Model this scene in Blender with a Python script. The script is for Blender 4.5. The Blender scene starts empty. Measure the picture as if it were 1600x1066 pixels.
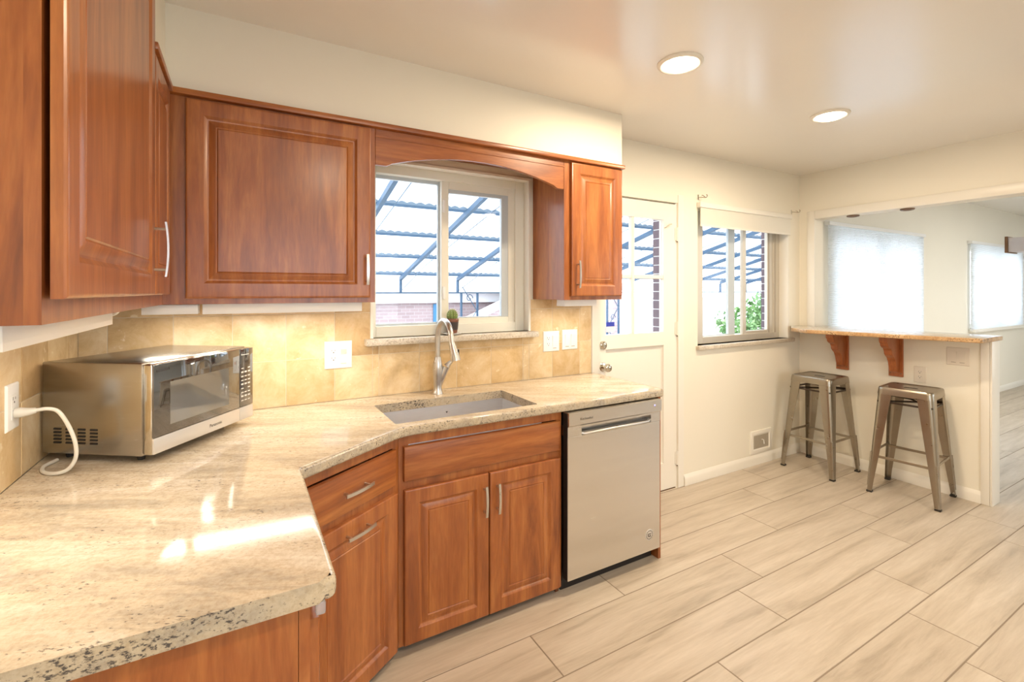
import bpy, bmesh, math, random
from mathutils import Vector, Matrix
random.seed(7)
S = bpy.context.scene
COL = S.collection
R = math.radians
# ------------------------------------------------------------------ camera
cam_d = bpy.data.cameras.new('camera'); cam = bpy.data.objects.new('camera', cam_d); COL.objects.link(cam)
cam.location = (0.559, -2.407, 1.4436); cam.rotation_euler = (R(90), 0, R(-29.75))
cam_d.sensor_width = 36.0; cam_d.lens = 737.38 / 1600 * 36; cam_d.shift_y = -78.0 / 1600
cam_d.clip_start = 0.02; cam_d.clip_end = 200
S.camera = cam
# ------------------------------------------------------------------ world, exposure
W = bpy.data.worlds.new('world'); S.world = W; W.use_nodes = True
bg = W.node_tree.nodes['Background']; bg.inputs[0].default_value = (0.90, 0.95, 1.0, 1); bg.inputs[1].default_value = 5.0
vs = S.view_settings; vs.view_transform = 'Standard'; vs.look = 'None'; vs.gamma = 1; vs.use_curve_mapping = False; vs.exposure = 0.10
CEIL_W = 20.0; STRIP_W = 3.2
WARM = (1.0, 0.80, 0.57); STRIPC = (1.0, 0.90, 0.74)

def lamp(name, kind, loc, power, color, size=0.12, sy=None, rot=(0, 0, 0)):
    l = bpy.data.lights.new(name, kind); l.energy = power; l.color = color
    if kind == 'AREA':
        l.shape = 'DISK' if sy is None else 'RECTANGLE'; l.size = size
        if sy is not None: l.size_y = sy
    o = bpy.data.objects.new(name, l); o.location = loc; o.rotation_euler = rot; COL.objects.link(o); return o

# ------------------------------------------------------------------ materials
MATS = {}
def new_mat(name):
    m = bpy.data.materials.new(name); m.use_nodes = True
    nt = m.node_tree; b = nt.nodes['Principled BSDF']; MATS[name] = m
    return m, nt, b
def setin(b, **k):
    for n, v in k.items():
        n = n.replace('_', ' ')
        if n in b.inputs: b.inputs[n].default_value = v
def plain(name, col, rough=0.5, metal=0.0, **k):
    m, nt, b = new_mat(name)
    setin(b, Base_Color=(*col, 1), Roughness=rough, Metallic=metal, **k); return m
def nd(nt, t, **k):
    n = nt.nodes.new(t)
    for a, v in k.items(): setattr(n, a, v)
    return n
def ramp(nt, fac, stops):
    r = nd(nt, 'ShaderNodeValToRGB'); e = r.color_ramp.elements
    while len(e) < len(stops): e.new(0.5)
    for el, (p, c) in zip(e, stops):
        el.position = p; el.color = (*c, 1) if len(c) == 3 else c
    nt.links.new(fac, r.inputs[0]); return r.outputs[0]
def coords(nt, scale=(1, 1, 1), rotz=0, rnd=True):
    tc = nd(nt, 'ShaderNodeTexCoord'); v = tc.outputs['Object']
    if rnd:
        oi = nd(nt, 'ShaderNodeObjectInfo'); mu = nd(nt, 'ShaderNodeMath', operation='MULTIPLY'); mu.inputs[1].default_value = 37.0
        nt.links.new(oi.outputs['Random'], mu.inputs[0])
        ad = nd(nt, 'ShaderNodeVectorMath', operation='ADD'); nt.links.new(v, ad.inputs[0]); nt.links.new(mu.outputs[0], ad.inputs[1]); v = ad.outputs[0]
    mp = nd(nt, 'ShaderNodeMapping'); mp.inputs['Scale'].default_value = scale; mp.inputs['Rotation'].default_value = (0, 0, rotz)
    if rotz:
        mr = nd(nt, 'ShaderNodeMapping'); mr.inputs['Rotation'].default_value = (0, 0, rotz); nt.links.new(v, mr.inputs[0]); v = mr.outputs[0]
        mp.inputs['Rotation'].default_value = (0, 0, 0)
    nt.links.new(v, mp.inputs[0]); return mp.outputs[0]
def noise(nt, v, scale, detail=4, rough=0.55, dist=0.0):
    n = nd(nt, 'ShaderNodeTexNoise'); n.inputs['Scale'].default_value = scale; n.inputs['Detail'].default_value = detail
    n.inputs['Roughness'].default_value = rough; n.inputs['Distortion'].default_value = dist
    nt.links.new(v, n.inputs['Vector']); return n.outputs['Fac']
def mixc(nt, fac, a, b, mode='MIX'):
    n = nd(nt, 'ShaderNodeMix', data_type='RGBA', blend_type=mode)
    for s, x in ((0, fac), (6, a), (7, b)):
        if hasattr(x, 'is_linked') or hasattr(x, 'links'): nt.links.new(x, n.inputs[s])
        elif isinstance(x, (int, float)): n.inputs[s].default_value = x
        else: n.inputs[s].default_value = (*x, 1)
    return n.outputs[2]
def bump(nt, b, h, strength=0.1, dist=0.01):
    n = nd(nt, 'ShaderNodeBump'); n.inputs['Strength'].default_value = strength; n.inputs['Distance'].default_value = dist
    nt.links.new(h, n.inputs['Height']); nt.links.new(n.outputs[0], b.inputs['Normal'])

def wood(name, scale, rotz=0, dark=(0.17, 0.042, 0.010), mid=(0.36, 0.108, 0.023), light=(0.54, 0.205, 0.052)):
    m, nt, b = new_mat(name)
    v = coords(nt, scale, rotz)
    n1 = noise(nt, v, 2.6, 6, 0.6, 1.1); n2 = noise(nt, v, 22.0, 3, 0.6)
    c = ramp(nt, n1, [(0.22, dark), (0.48, mid), (0.78, light)])
    c2 = ramp(nt, n2, [(0.3, (0.72, 0.68, 0.64)), (0.65, (1, 1, 1))])
    nt.links.new(mixc(nt, 0.75, c, c2, 'MULTIPLY'), b.inputs['Base Color'])
    setin(b, Roughness=0.36, Specular_IOR_Level=0.5, Coat_Weight=0.4, Coat_Roughness=0.22)
    return m
M_WV = wood('cherry_vertical', (5.0, 5.0, 0.55))
M_WX = wood('cherry_horizontal', (0.6, 5.0, 6.0))
M_WD = wood('cherry_diagonal', (0.6, 5.0, 6.0), rotz=-R(34.2))
M_WDARK = wood('cherry_dark', (5.0, 5.0, 0.6), dark=(0.06, 0.02, 0.008), mid=(0.12, 0.04, 0.014), light=(0.2, 0.07, 0.022))
M_CORB = wood('corbel_wood', (5, 5, 0.8), dark=(0.30, 0.07, 0.015), mid=(0.42, 0.12, 0.028), light=(0.5, 0.17, 0.045))

def granite(name, base_a, base_b, base_c, dark, speck=0.5, rough=0.09, rot=R(28)):
    m, nt, b = new_mat(name)
    v = coords(nt, (0.9, 4.5, 4.5), rot, rnd=False)
    vi = coords(nt, (1, 1, 1), 0, rnd=False)
    flow = noise(nt, v, 2.8, 8, 0.68, 0.5)
    c = ramp(nt, flow, [(0.30, base_a), (0.48, base_b), (0.66, base_c)])
    grain = noise(nt, vi, 90.0, 3, 0.7)
    c = mixc(nt, 0.55, c, ramp(nt, grain, [(0.32, (0.68, 0.60, 0.52)), (0.6, (1, 1, 1))]), 'MULTIPLY')
    vs_ = coords(nt, (1.0, 2.4, 2.4), rot, rnd=False)
    sp = noise(nt, vs_, 75.0, 3, 0.65); msk = noise(nt, v, 3.0, 3, 0.6, 0.4)
    ad = nd(nt, 'ShaderNodeMath', operation='MULTIPLY_ADD'); ad.inputs[1].default_value = 0.45; nt.links.new(msk, ad.inputs[0]); nt.links.new(sp, ad.inputs[2])
    fac = ramp(nt, ad.outputs[0], [(0.86 - 0.1 * speck, (0, 0, 0)), (0.97 - 0.1 * speck, (1, 1, 1))])
    c = mixc(nt, fac, c, dark)
    nt.links.new(c, b.inputs['Base Color']); setin(b, Roughness=rough, Specular_IOR_Level=0.5)
    return m
M_GRAN = granite('counter_granite', (0.38, 0.335, 0.27), (0.60, 0.51, 0.385), (0.72, 0.66, 0.555), (0.13, 0.11, 0.10), 0.15)
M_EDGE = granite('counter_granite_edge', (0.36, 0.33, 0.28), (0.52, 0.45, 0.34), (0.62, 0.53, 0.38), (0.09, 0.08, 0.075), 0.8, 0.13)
M_BAR = granite('bar_granite', (0.46, 0.27, 0.13), (0.60, 0.38, 0.19), (0.70, 0.50, 0.30), (0.10, 0.05, 0.02), 0.9)
M_SILL = granite('sill_quartz', (0.55, 0.50, 0.42), (0.66, 0.60, 0.50), (0.74, 0.68, 0.58), (0.36, 0.30, 0.22), 1.0, 0.3)

def attr_tile(name, stops, rough, mode):
    m, nt, b = new_mat(name)
    at = nd(nt, 'ShaderNodeAttribute', attribute_name='tile'); at.attribute_type = 'GEOMETRY'
    tc = nd(nt, 'ShaderNodeTexCoord')
    mu = nd(nt, 'ShaderNodeVectorMath', operation='SCALE'); mu.inputs['Scale'].default_value = 23.0; nt.links.new(at.outputs['Vector'], mu.inputs[0])
    ad = nd(nt, 'ShaderNodeVectorMath', operation='ADD'); nt.links.new(tc.outputs['Object'], ad.inputs[0]); nt.links.new(mu.outputs[0], ad.inputs[1])
    mp = nd(nt, 'ShaderNodeMapping'); nt.links.new(ad.outputs[0], mp.inputs[0])
    if mode == 'wood':
        mp.inputs['Scale'].default_value = (0.55, 6.0, 1)
        n1 = noise(nt, mp.outputs[0], 2.4, 6, 0.62, 0.5)
        c = ramp(nt, n1, stops)
        n2 = noise(nt, mp.outputs[0], 18.0, 3, 0.6)
        c = mixc(nt, 0.5, c, ramp(nt, n2, [(0.3, (0.82, 0.80, 0.78)), (0.65, (1, 1, 1))]), 'MULTIPLY')
        c = mixc(nt, 0.8, c, ramp(nt, at.outputs['Fac'], [(0.0, (0.90, 0.88, 0.86)), (1.0, (1.0, 1.0, 1.0))]), 'MULTIPLY')
    else:
        mp.inputs['Scale'].default_value = (1, 1, 1)
        n1 = noise(nt, mp.outputs[0], 7.0, 8, 0.7, 0.35)
        c = ramp(nt, n1, stops)
        n3 = noise(nt, mp.outputs[0], 16.0, 4, 0.6, 0.3)
        c = mixc(nt, ramp(nt, n3, [(0.64, (0, 0, 0)), (0.69, (1, 1, 1))]), c, (0.82, 0.72, 0.54))
        c = mixc(nt, 0.9, c, ramp(nt, at.outputs['Fac'], [(0.0, (0.70, 0.60, 0.46)), (0.5, (0.95, 0.91, 0.84)), (1.0, (1.2, 1.25, 1.32))]), 'MULTIPLY')
    nt.links.new(c, b.inputs['Base Color']); setin(b, Roughness=rough)
    return m
M_FLOOR = attr_tile('floor_plank_tile', [(0.25, (0.34, 0.285, 0.22)), (0.45, (0.52, 0.45, 0.36)), (0.72, (0.64, 0.57, 0.48))], 0.38, 'wood')
M_TRAV = attr_tile('travertine_tile', [(0.28, (0.50, 0.33, 0.15)), (0.47, (0.66, 0.49, 0.27)), (0.70, (0.78, 0.65, 0.45))], 0.42, 'trav')
M_GROUT = plain('floor_grout', (0.24, 0.19, 0.14), 0.8)
M_TGROUT = plain('tile_grout', (0.70, 0.60, 0.44), 0.8)

def wallmat(name, col, rough, bmp=0.06, spec=0.4):
    m, nt, b = new_mat(name); v = coords(nt, (1, 1, 1), 0, False)
    n = noise(nt, v, 40.0, 3, 0.6); bump(nt, b, n, bmp, 0.004)
    c = ramp(nt, noise(nt, v, 1.3, 3, 0.5), [(0.3, tuple(x * 0.975 for x in col)), (0.7, col)])
    nt.links.new(c, b.inputs['Base Color']); setin(b, Roughness=rough, Specular_IOR_Level=spec); return m
M_WALL = wallmat('wall_paint', (0.86, 0.82, 0.705), 0.5)
M_WALL2 = wallmat('wall_paint_dining', (0.82, 0.82, 0.76), 0.5)
M_CEIL = wallmat('ceiling_paint', (0.85, 0.82, 0.77), 0.20, 0.015, 0.8)
M_TRIM = plain('trim_paint', (0.84, 0.81, 0.73), 0.33)
M_WHITE = plain('white_plastic', (0.86, 0.86, 0.84), 0.35)
M_SASH = plain('vinyl_sash', (0.80, 0.79, 0.70), 0.4)
M_LITEBLUE = plain('grey_vinyl', (0.52, 0.58, 0.62), 0.4)
M_ALU = plain('aluminium_frame', (0.62, 0.58, 0.50), 0.4, 0.3)
M_STEEL = None
def metal(name, col, rough, scale, rnd=True):
    m, nt, b = new_mat(name); v = coords(nt, scale, 0, rnd)
    n = noise(nt, v, 8.0, 4, 0.6)
    c = ramp(nt, n, [(0.3, tuple(x * 0.95 for x in col)), (0.7, col)])
    nt.links.new(c, b.inputs['Base Color'])
    r = nd(nt, 'ShaderNodeMapRange'); r.inputs['To Min'].default_value = rough - 0.025; r.inputs['To Max'].default_value = rough + 0.03
    nt.links.new(n, r.inputs[0]); nt.links.new(r.outputs[0], b.inputs['Roughness']); setin(b, Metallic=1.0); return m
M_STEEL = metal('brushed_steel', (0.74, 0.73, 0.72), 0.26, (0.2, 0.2, 3))
_b = M_STEEL.node_tree.nodes['Principled BSDF']; _b.inputs['Anisotropic'].default_value = 0.75
_t = M_STEEL.node_tree.nodes.new('ShaderNodeTangent'); _t.direction_type = 'RADIAL'; _t.axis = 'Z'; M_STEEL.node_tree.links.new(_t.outputs[0], _b.inputs['Tangent'])
M_STEELX = metal('brushed_steel_side', (0.45, 0.43, 0.40), 0.26, (2, 2, 30))
M_SINK = metal('sink_steel', (0.88, 0.90, 0.93), 0.45, (2, 2, 12))
M_NICKEL = metal('brushed_nickel', (0.62, 0.60, 0.57), 0.28, (3, 3, 3))
M_CHROME = plain('polished_nickel', (0.62, 0.58, 0.50), 0.12, 1.0)
M_GUN = metal('raw_gunmetal', (0.36, 0.32, 0.26), 0.28, (2.5, 2.5, 2.5))
M_GUND = plain('dark_bracing', (0.06, 0.045, 0.035), 0.4, 0.6)
M_RUB = plain('black_rubber', (0.02, 0.018, 0.016), 0.6)
M_BLACK = plain('black_gap', (0.012, 0.010, 0.010), 0.6)
M_BRONZE = plain('bronze', (0.20, 0.12, 0.07), 0.4, 0.7)
M_GLOSSK = plain('black_glass', (0.035, 0.032, 0.030), 0.03, 0.0, Specular_IOR_Level=1.0, Coat_Weight=1.0, Coat_Roughness=0.02, Coat_IOR=1.9)
M_MWIN = plain('microwave_window', (0.13, 0.13, 0.125), 0.03, 0.0, Specular_IOR_Level=1.0, Coat_Weight=1.0, Coat_Roughness=0.02, Coat_IOR=1.9)
M_SILVER = plain('silver_panel', (0.72, 0.70, 0.68), 0.3, 0.6)
M_GREYTXT = plain('grey_print', (0.62, 0.60, 0.56), 0.5)
M_DARKTXT = plain('dark_print', (0.05, 0.045, 0.04), 0.5)
M_PINK = plain('pinkish_switch', (0.80, 0.62, 0.55), 0.4)
M_CORD = plain('cord_plastic', (0.66, 0.64, 0.57), 0.45)
M_POT = plain('terracotta_brown', (0.20, 0.075, 0.04), 0.45)
M_POTB = plain('dark_glaze', (0.05, 0.04, 0.04), 0.3)
M_CAC = plain('cactus_green', (0.20, 0.28, 0.08), 0.6)
M_SPINE = plain('cactus_spine', (0.75, 0.70, 0.50), 0.6)
M_PORC = plain('porcelain', (0.85, 0.84, 0.80), 0.15)
M_PLATE = plain('painted_plate', (0.76, 0.70, 0.60), 0.4)
M_VENTG = plain('vent_grille', (0.42, 0.37, 0.29), 0.45)
M_BLUE = plain('sticker_blue', (0.03, 0.05, 0.45), 0.4)
M_LED = plain('blue_led', (0.3, 0.3, 0.9), 0.4, 0, Emission_Color=(0.3, 0.3, 1, 1), Emission_Strength=3.0)
M_BEAM = plain('blue_grey_steel', (0.055, 0.115, 0.20), 0.5)
M_GAPSHADE = plain('gap_shadow_grey', (0.16, 0.22, 0.29), 0.6)  # shade of the gaps between purlins and roof sheet, as a colour
M_FASCIA = plain('white_fascia', (0.75, 0.77, 0.80), 0.6)
M_GROUND = plain('pale_concrete', (0.55, 0.54, 0.52), 0.9)
M_BLUEDR = plain('blue_door', (0.06, 0.22, 0.42), 0.5)
M_SHADEL = plain('lamp_fabric', (0.62, 0.60, 0.62), 0.8)
M_CLEAR = plain('clear_bumper', (0.85, 0.85, 0.9), 0.1, 0, Transmission_Weight=0.7)
def emis(name, col, st):
    m, nt, b = new_mat(name); setin(b, Base_Color=(*col, 1), Emission_Color=(*col, 1), Emission_Strength=st); return m
M_LENS = emis('lamp_lens', (1.0, 0.88, 0.66), 9.0)
M_STRIP = emis('strip_lens', (1.0, 0.92, 0.79), 29.0)
def glass():
    m, nt, b = new_mat('window_glass'); nt.nodes.remove(b)
    g = nd(nt, 'ShaderNodeBsdfGlossy'); g.inputs['Roughness'].default_value = 0.02
    t = nd(nt, 'ShaderNodeBsdfTransparent'); t.inputs[0].default_value = (0.97, 0.985, 1, 1)
    mx = nd(nt, 'ShaderNodeMixShader'); f = nd(nt, 'ShaderNodeFresnel'); f.inputs[0].default_value = 1.35
    ge = nd(nt, 'ShaderNodeNewGeometry'); iv = nd(nt, 'ShaderNodeMath', operation='SUBTRACT'); iv.inputs[0].default_value = 1.0; nt.links.new(ge.outputs['Backfacing'], iv.inputs[1]); mm = nd(nt, 'ShaderNodeMath', operation='MULTIPLY'); nt.links.new(f.outputs[0], mm.inputs[0]); nt.links.new(iv.outputs[0], mm.inputs[1])
    nt.links.new(mm.outputs[0], mx.inputs[0]); nt.links.new(t.outputs[0], mx.inputs[1]); nt.links.new(g.outputs[0], mx.inputs[2])
    nt.links.new(mx.outputs[0], nt.nodes['Material Output'].inputs[0]); return m
M_GLASS = glass()
def transl(name, col, tr):
    m, nt, b = new_mat(name); setin(b, Base_Color=(*col, 1), Roughness=0.7)
    t = nd(nt, 'ShaderNodeBsdfTranslucent'); t.inputs[0].default_value = (*col, 1); mx = nd(nt, 'ShaderNodeMixShader'); mx.inputs[0].default_value = tr
    nt.links.new(b.outputs[0], mx.inputs[1]); nt.links.new(t.outputs[0], mx.inputs[2]); nt.links.new(mx.outputs[0], nt.nodes['Material Output'].inputs[0]); return m
M_ROOF = transl('white_corrugated_sheet', (0.96, 0.97, 0.98), 0.85)
M_BLIND = transl('white_blind', (0.95, 0.97, 0.99), 0.8)
M_SHADE = transl('cream_roller_fabric', (0.84, 0.81, 0.72), 0.15)
def brick(name, c1, c2, mort, sc):
    m, nt, b = new_mat(name); tc = nd(nt, 'ShaderNodeTexCoord'); mp = nd(nt, 'ShaderNodeMapping'); mp.inputs['Rotation'].default_value = (R(90), 0, 0)
    nt.links.new(tc.outputs['Object'], mp.inputs[0])
    t = nd(nt, 'ShaderNodeTexBrick'); t.inputs['Scale'].default_value = sc
    for i, c in ((1, c1), (2, c2), (3, mort)): t.inputs[i].default_value = (*c, 1)
    t.inputs['Mortar Size'].default_value = 0.014; t.inputs['Brick Width'].default_value = 0.5; t.inputs['Row Height'].default_value = 0.185
    nt.links.new(mp.outputs[0], t.inputs[0]); nt.links.new(t.outputs[0], b.inputs[0]); setin(b, Roughness=0.9); return m
M_BRICKF = brick('pale_brick', (0.34, 0.26, 0.27), (0.40, 0.31, 0.32), (0.46, 0.42, 0.43), 2.4)
M_BRICKD = plain('dark_brick', (0.16, 0.12, 0.14), 0.9)
M_MORT = plain('white_mortar', (0.7, 0.7, 0.7), 0.9)
def leafmat(name, a, b_):
    m, nt, b = new_mat(name); v = coords(nt, (1, 1, 1), 0, False); n = noise(nt, v, 3.0, 3)
    nt.links.new(ramp(nt, n, [(0.3, a), (0.7, b_)]), b.inputs[0]); setin(b, Roughness=0.6); return m
M_LEAF = leafmat('bush_leaf', (0.06, 0.16, 0.05), (0.22, 0.38, 0.14))

# ------------------------------------------------------------------ mesh builder
class Fr:
    """local frame: a along r, b along u, c along n"""
    def __init__(s, o, r, u, n): s.o, s.r, s.u, s.n = Vector(o), Vector(r).normalized(), Vector(u).normalized(), Vector(n).normalized()
    def __call__(s, p): return s.o + s.r * p[0] + s.u * p[1] + s.n * p[2]
ID = Fr((0, 0, 0), (1, 0, 0), (0, 1, 0), (0, 0, 1))
class MB:
    def __init__(s): s.v, s.f, s.m = [], [], []
    def add(s, vs_, fs, F=None, mat=0):
        k = len(s.v); s.v += [tuple(F(p)) if F else tuple(p) for p in vs_]
        s.f += [tuple(i + k for i in f) for f in fs]; s.m += [mat] * len(fs); return s
    def addbm(s, bm, F=None, mat=0):
        bm.verts.index_update(); s.add([v.co[:] for v in bm.verts], [[v.index for v in f.verts] for f in bm.faces], F, mat); bm.free(); return s
    def box(s, lo, hi, bev=0.0, seg=2, F=None, mat=0):
        bm = bmesh.new(); bmesh.ops.create_cube(bm, size=1)
        for v in bm.verts: v.co = [lo[i] + (v.co[i] + 0.5) * (hi[i] - lo[i]) for i in range(3)]
        if bev: bmesh.ops.bevel(bm, geom=bm.edges[:], offset=bev, segments=seg, affect='EDGES', profile=0.5)
        return s.addbm(bm, F, mat)
    def prism(s, poly, z0, z1, bev=0.0, F=None, mat=0, seg=2):
        bm = bmesh.new(); vs_ = [bm.verts.new((x, y, z0)) for x, y in poly]; f = bm.faces.new(vs_)
        r = bmesh.ops.extrude_face_region(bm, geom=[f])
        for g in r['geom']:
            if isinstance(g, bmesh.types.BMVert): g.co.z = z1
        bmesh.ops.recalc_face_normals(bm, faces=bm.faces[:])
        if bev: bmesh.ops.bevel(bm, geom=bm.edges[:], offset=bev, segments=seg, affect='EDGES', profile=0.5)
        return s.addbm(bm, F, mat)
    def tube(s, path, r, n=12, F=None, mat=0, sx=1.0):
        P = [Vector(p) for p in path]; rs = r if isinstance(r, (list, tuple)) else [r] * len(P)
        vs_, fs = [], []; up = None
        for i, p in enumerate(P):
            t = (P[min(i + 1, len(P) - 1)] - P[max(i - 1, 0)]).normalized()
            if up is None:
                up = Vector((0, 0, 1)) if abs(t.z) < 0.9 else Vector((1, 0, 0))
            a = t.cross(up).normalized(); up = a.cross(t).normalized()
            for k in range(n):
                q = 2 * math.pi * k / n; vs_.append(p + (a * math.cos(q) * sx + up * math.sin(q)) * rs[i])
        for i in range(len(P) - 1):
            for k in range(n): fs.append((i * n + k, i * n + (k + 1) % n, (i + 1) * n + (k + 1) % n, (i + 1) * n + k))
        fs.append(tuple(range(n))[::-1]); fs.append(tuple((len(P) - 1) * n + k for k in range(n)))
        return s.add(vs_, fs, F, mat)
    def lathe(s, prof, F=None, n=32, mat=0):
        vs_, fs = [], []
        for r, z in prof:
            for k in range(n): q = 2 * math.pi * k / n; vs_.append((r * math.cos(q), r * math.sin(q), z))
        for i in range(len(prof) - 1):
            for k in range(n): fs.append((i * n + k, i * n + (k + 1) % n, (i + 1) * n + (k + 1) % n, (i + 1) * n + k))
        fs.append(tuple(range(n))[::-1]); fs.append(tuple((len(prof) - 1) * n + k for k in range(n)))
        return s.add(vs_, fs, F, mat)
    def rings(s, a0, b0, a1, b1, prof, F, mat=0):
        """nested rectangles (inset, depth); a panelled door front closed at the back"""
        vs_, fs = [], []
        for i, c in prof:
            ii = i if isinstance(i, tuple) else (i, i)
            vs_ += [(a0 + ii[0], b0 + ii[1], c), (a1 - ii[0], b0 + ii[1], c), (a1 - ii[0], b1 - ii[1], c), (a0 + ii[0], b1 - ii[1], c)]
        for j in range(len(prof) - 1):
            for k in range(4): fs.append((j * 4 + k, j * 4 + (k + 1) % 4, j * 4 + 4 + (k + 1) % 4, j * 4 + 4 + k))
        fs.append((3, 2, 1, 0)); L = 4 * (len(prof) - 1); fs.append((L, L + 1, L + 2, L + 3))
        return s.add(vs_, fs, F, mat)
ORG = {}
def worg(o):
    return Vector(ORG.get(o.name, (0, 0, 0))) if o else Vector((0, 0, 0))
def obj(name, mb, mats, parent=None, sharp=35, origin=None):
    mats = mats if isinstance(mats, (list, tuple)) else [mats]
    me = bpy.data.meshes.new(name)
    if origin is None and parent is None:
        xs, ys, zs = zip(*mb.v); origin = ((min(xs) + max(xs)) / 2, (min(ys) + max(ys)) / 2, min(zs))
    if parent is not None: origin = worg(parent)
    O = Vector(origin)
    me.from_pydata([tuple(Vector(v) - O) for v in mb.v], [], mb.f)
    bm = bmesh.new(); bm.from_mesh(me); bmesh.ops.recalc_face_normals(bm, faces=bm.faces[:]); bm.to_mesh(me); bm.free()
    for m in mats: me.materials.append(m)
    for p, k in zip(me.polygons, mb.m): p.material_index = k; p.use_smooth = True
    me.set_sharp_from_angle(angle=R(sharp))
    o = bpy.data.objects.new(name, me); COL.objects.link(o)
    if parent is not None: o.parent = parent
    else: o.location = O
    ORG[o.name] = O
    return o
def tag(o, label, cat, group=None):
    o['label'] = label; o['category'] = cat
    if group: o['group'] = group
    return o
def thing(name, label, cat, loc, group=None):
    o = bpy.data.objects.new(name, None); COL.objects.link(o); o.empty_display_size = 0.1; o.location = loc; ORG[o.name] = Vector(loc)
    return tag(o, label, cat, group)
def struct(name, mb, mats, parent=None, **k):
    o = obj(name, mb, mats, parent, **k)
    if parent is None: o['kind'] = 'structure'
    return o
def text(name, s, F, size, mat, parent, depth=0.0006, align='CENTER'):
    c = bpy.data.curves.new('txt', 'FONT'); c.body = s; c.size = size; c.align_x = align; c.extrude = depth / 2
    t = bpy.data.objects.new('txt', c); COL.objects.link(t)
    dg = bpy.context.evaluated_depsgraph_get(); me0 = bpy.data.meshes.new_from_object(t.evaluated_get(dg))
    mb = MB(); mb.add([v.co[:] for v in me0.vertices], [tuple(p.vertices) for p in me0.polygons], F)
    bpy.data.objects.remove(t); bpy.data.curves.remove(c)
    return obj(name, mb, mat, parent)
def copy_tree(o, parent=None):
    c = o.copy(); COL.objects.link(c); c.parent = parent
    for ch in list(o.children): copy_tree(ch, c)
    return c
def wallboxes(mb, axis, a0, a1, z0, z1, t0, t1, holes):
    """wall slab along axis with rectangular holes (u0,u1,z0,z1); one mesh of boxes"""
    us = sorted({a0, a1, *[h[0] for h in holes], *[h[1] for h in holes]}); zs = sorted({z0, z1, *[h[2] for h in holes], *[h[3] for h in holes]})
    us = [u for u in us if a0 <= u <= a1]; zs = [z for z in zs if z0 <= z <= z1]
    for i in range(len(us) - 1):
        run = None
        for j in range(len(zs) - 1):
            cu, cz = (us[i] + us[i + 1]) / 2, (zs[j] + zs[j + 1]) / 2
            solid = not any(h[0] < cu < h[1] and h[2] < cz < h[3] for h in holes)
            if solid:
                run = [zs[j], zs[j + 1]] if run is None else [run[0], zs[j + 1]]
            if (not solid or j == len(zs) - 2) and run:
                if axis == 'X': mb.box((us[i], t0, run[0]), (us[i + 1], t1, run[1]))
                else: mb.box((t0, us[i], run[0]), (t1, us[i + 1], run[1]))
                run = None
    return mb

# ------------------------------------------------------------------ room shell
ZC = 2.48; ZD = 2.60; XR = 4.92; XR2 = 5.05; YF = -4.7; XE = 12.2
W1 = (1.125, 2.045, 1.205, 2.105); D1 = (2.585, 3.335, 0.0, 2.09); W2 = (3.555, 4.735, 1.03, 2.07)
W3 = (5.43, 7.37, 0.06, 2.05); W4 = (8.90, 10.86, 0.94, 2.05)
struct('wall_back', wallboxes(MB(), 'X', -0.12, XE, -0.02, ZD + 0.05, 0.0, 0.16, [W1, D1, W2, W3, W4]), M_WALL)
struct('wall_left', MB().box((-0.12, YF, -0.02), (0, 0, ZC)), M_WALL)
struct('wall_front', wallboxes(MB(), 'X', -0.12, XE, -0.02, ZD + 0.05, YF - 0.15, YF, [(0.25, 2.75, 0.95, 2.20), (6.0, 8.2, 0.8, 2.1), (9.0, 11.0, 0.8, 2.1)]), M_WALL)
mb = MB(); mb.box((XR, -0.13, 0), (XR2, 0, ZC)); mb.box((XR, -3.3, 2.075), (XR2, -0.13, ZC)); mb.box((XR, -1.25, 0), (XR2, -0.13, 1.105)); mb.box((XR, YF, 0), (XR2, -3.3, ZC))
struct('wall_right', mb, M_WALL)
struct('wall_dining', MB().box((XE, YF, -0.02), (XE + 0.12, 0, ZD + 0.05)), M_WALL2)
struct('ceiling', MB().box((-0.12, YF - 0.15, ZC), (XR2, 0, ZC + 0.17)), M_CEIL)
struct('ceiling_dining', MB().box((XR2, YF - 0.15, ZD), (XE, 0, ZD + 0.05)), M_CEIL)
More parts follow.
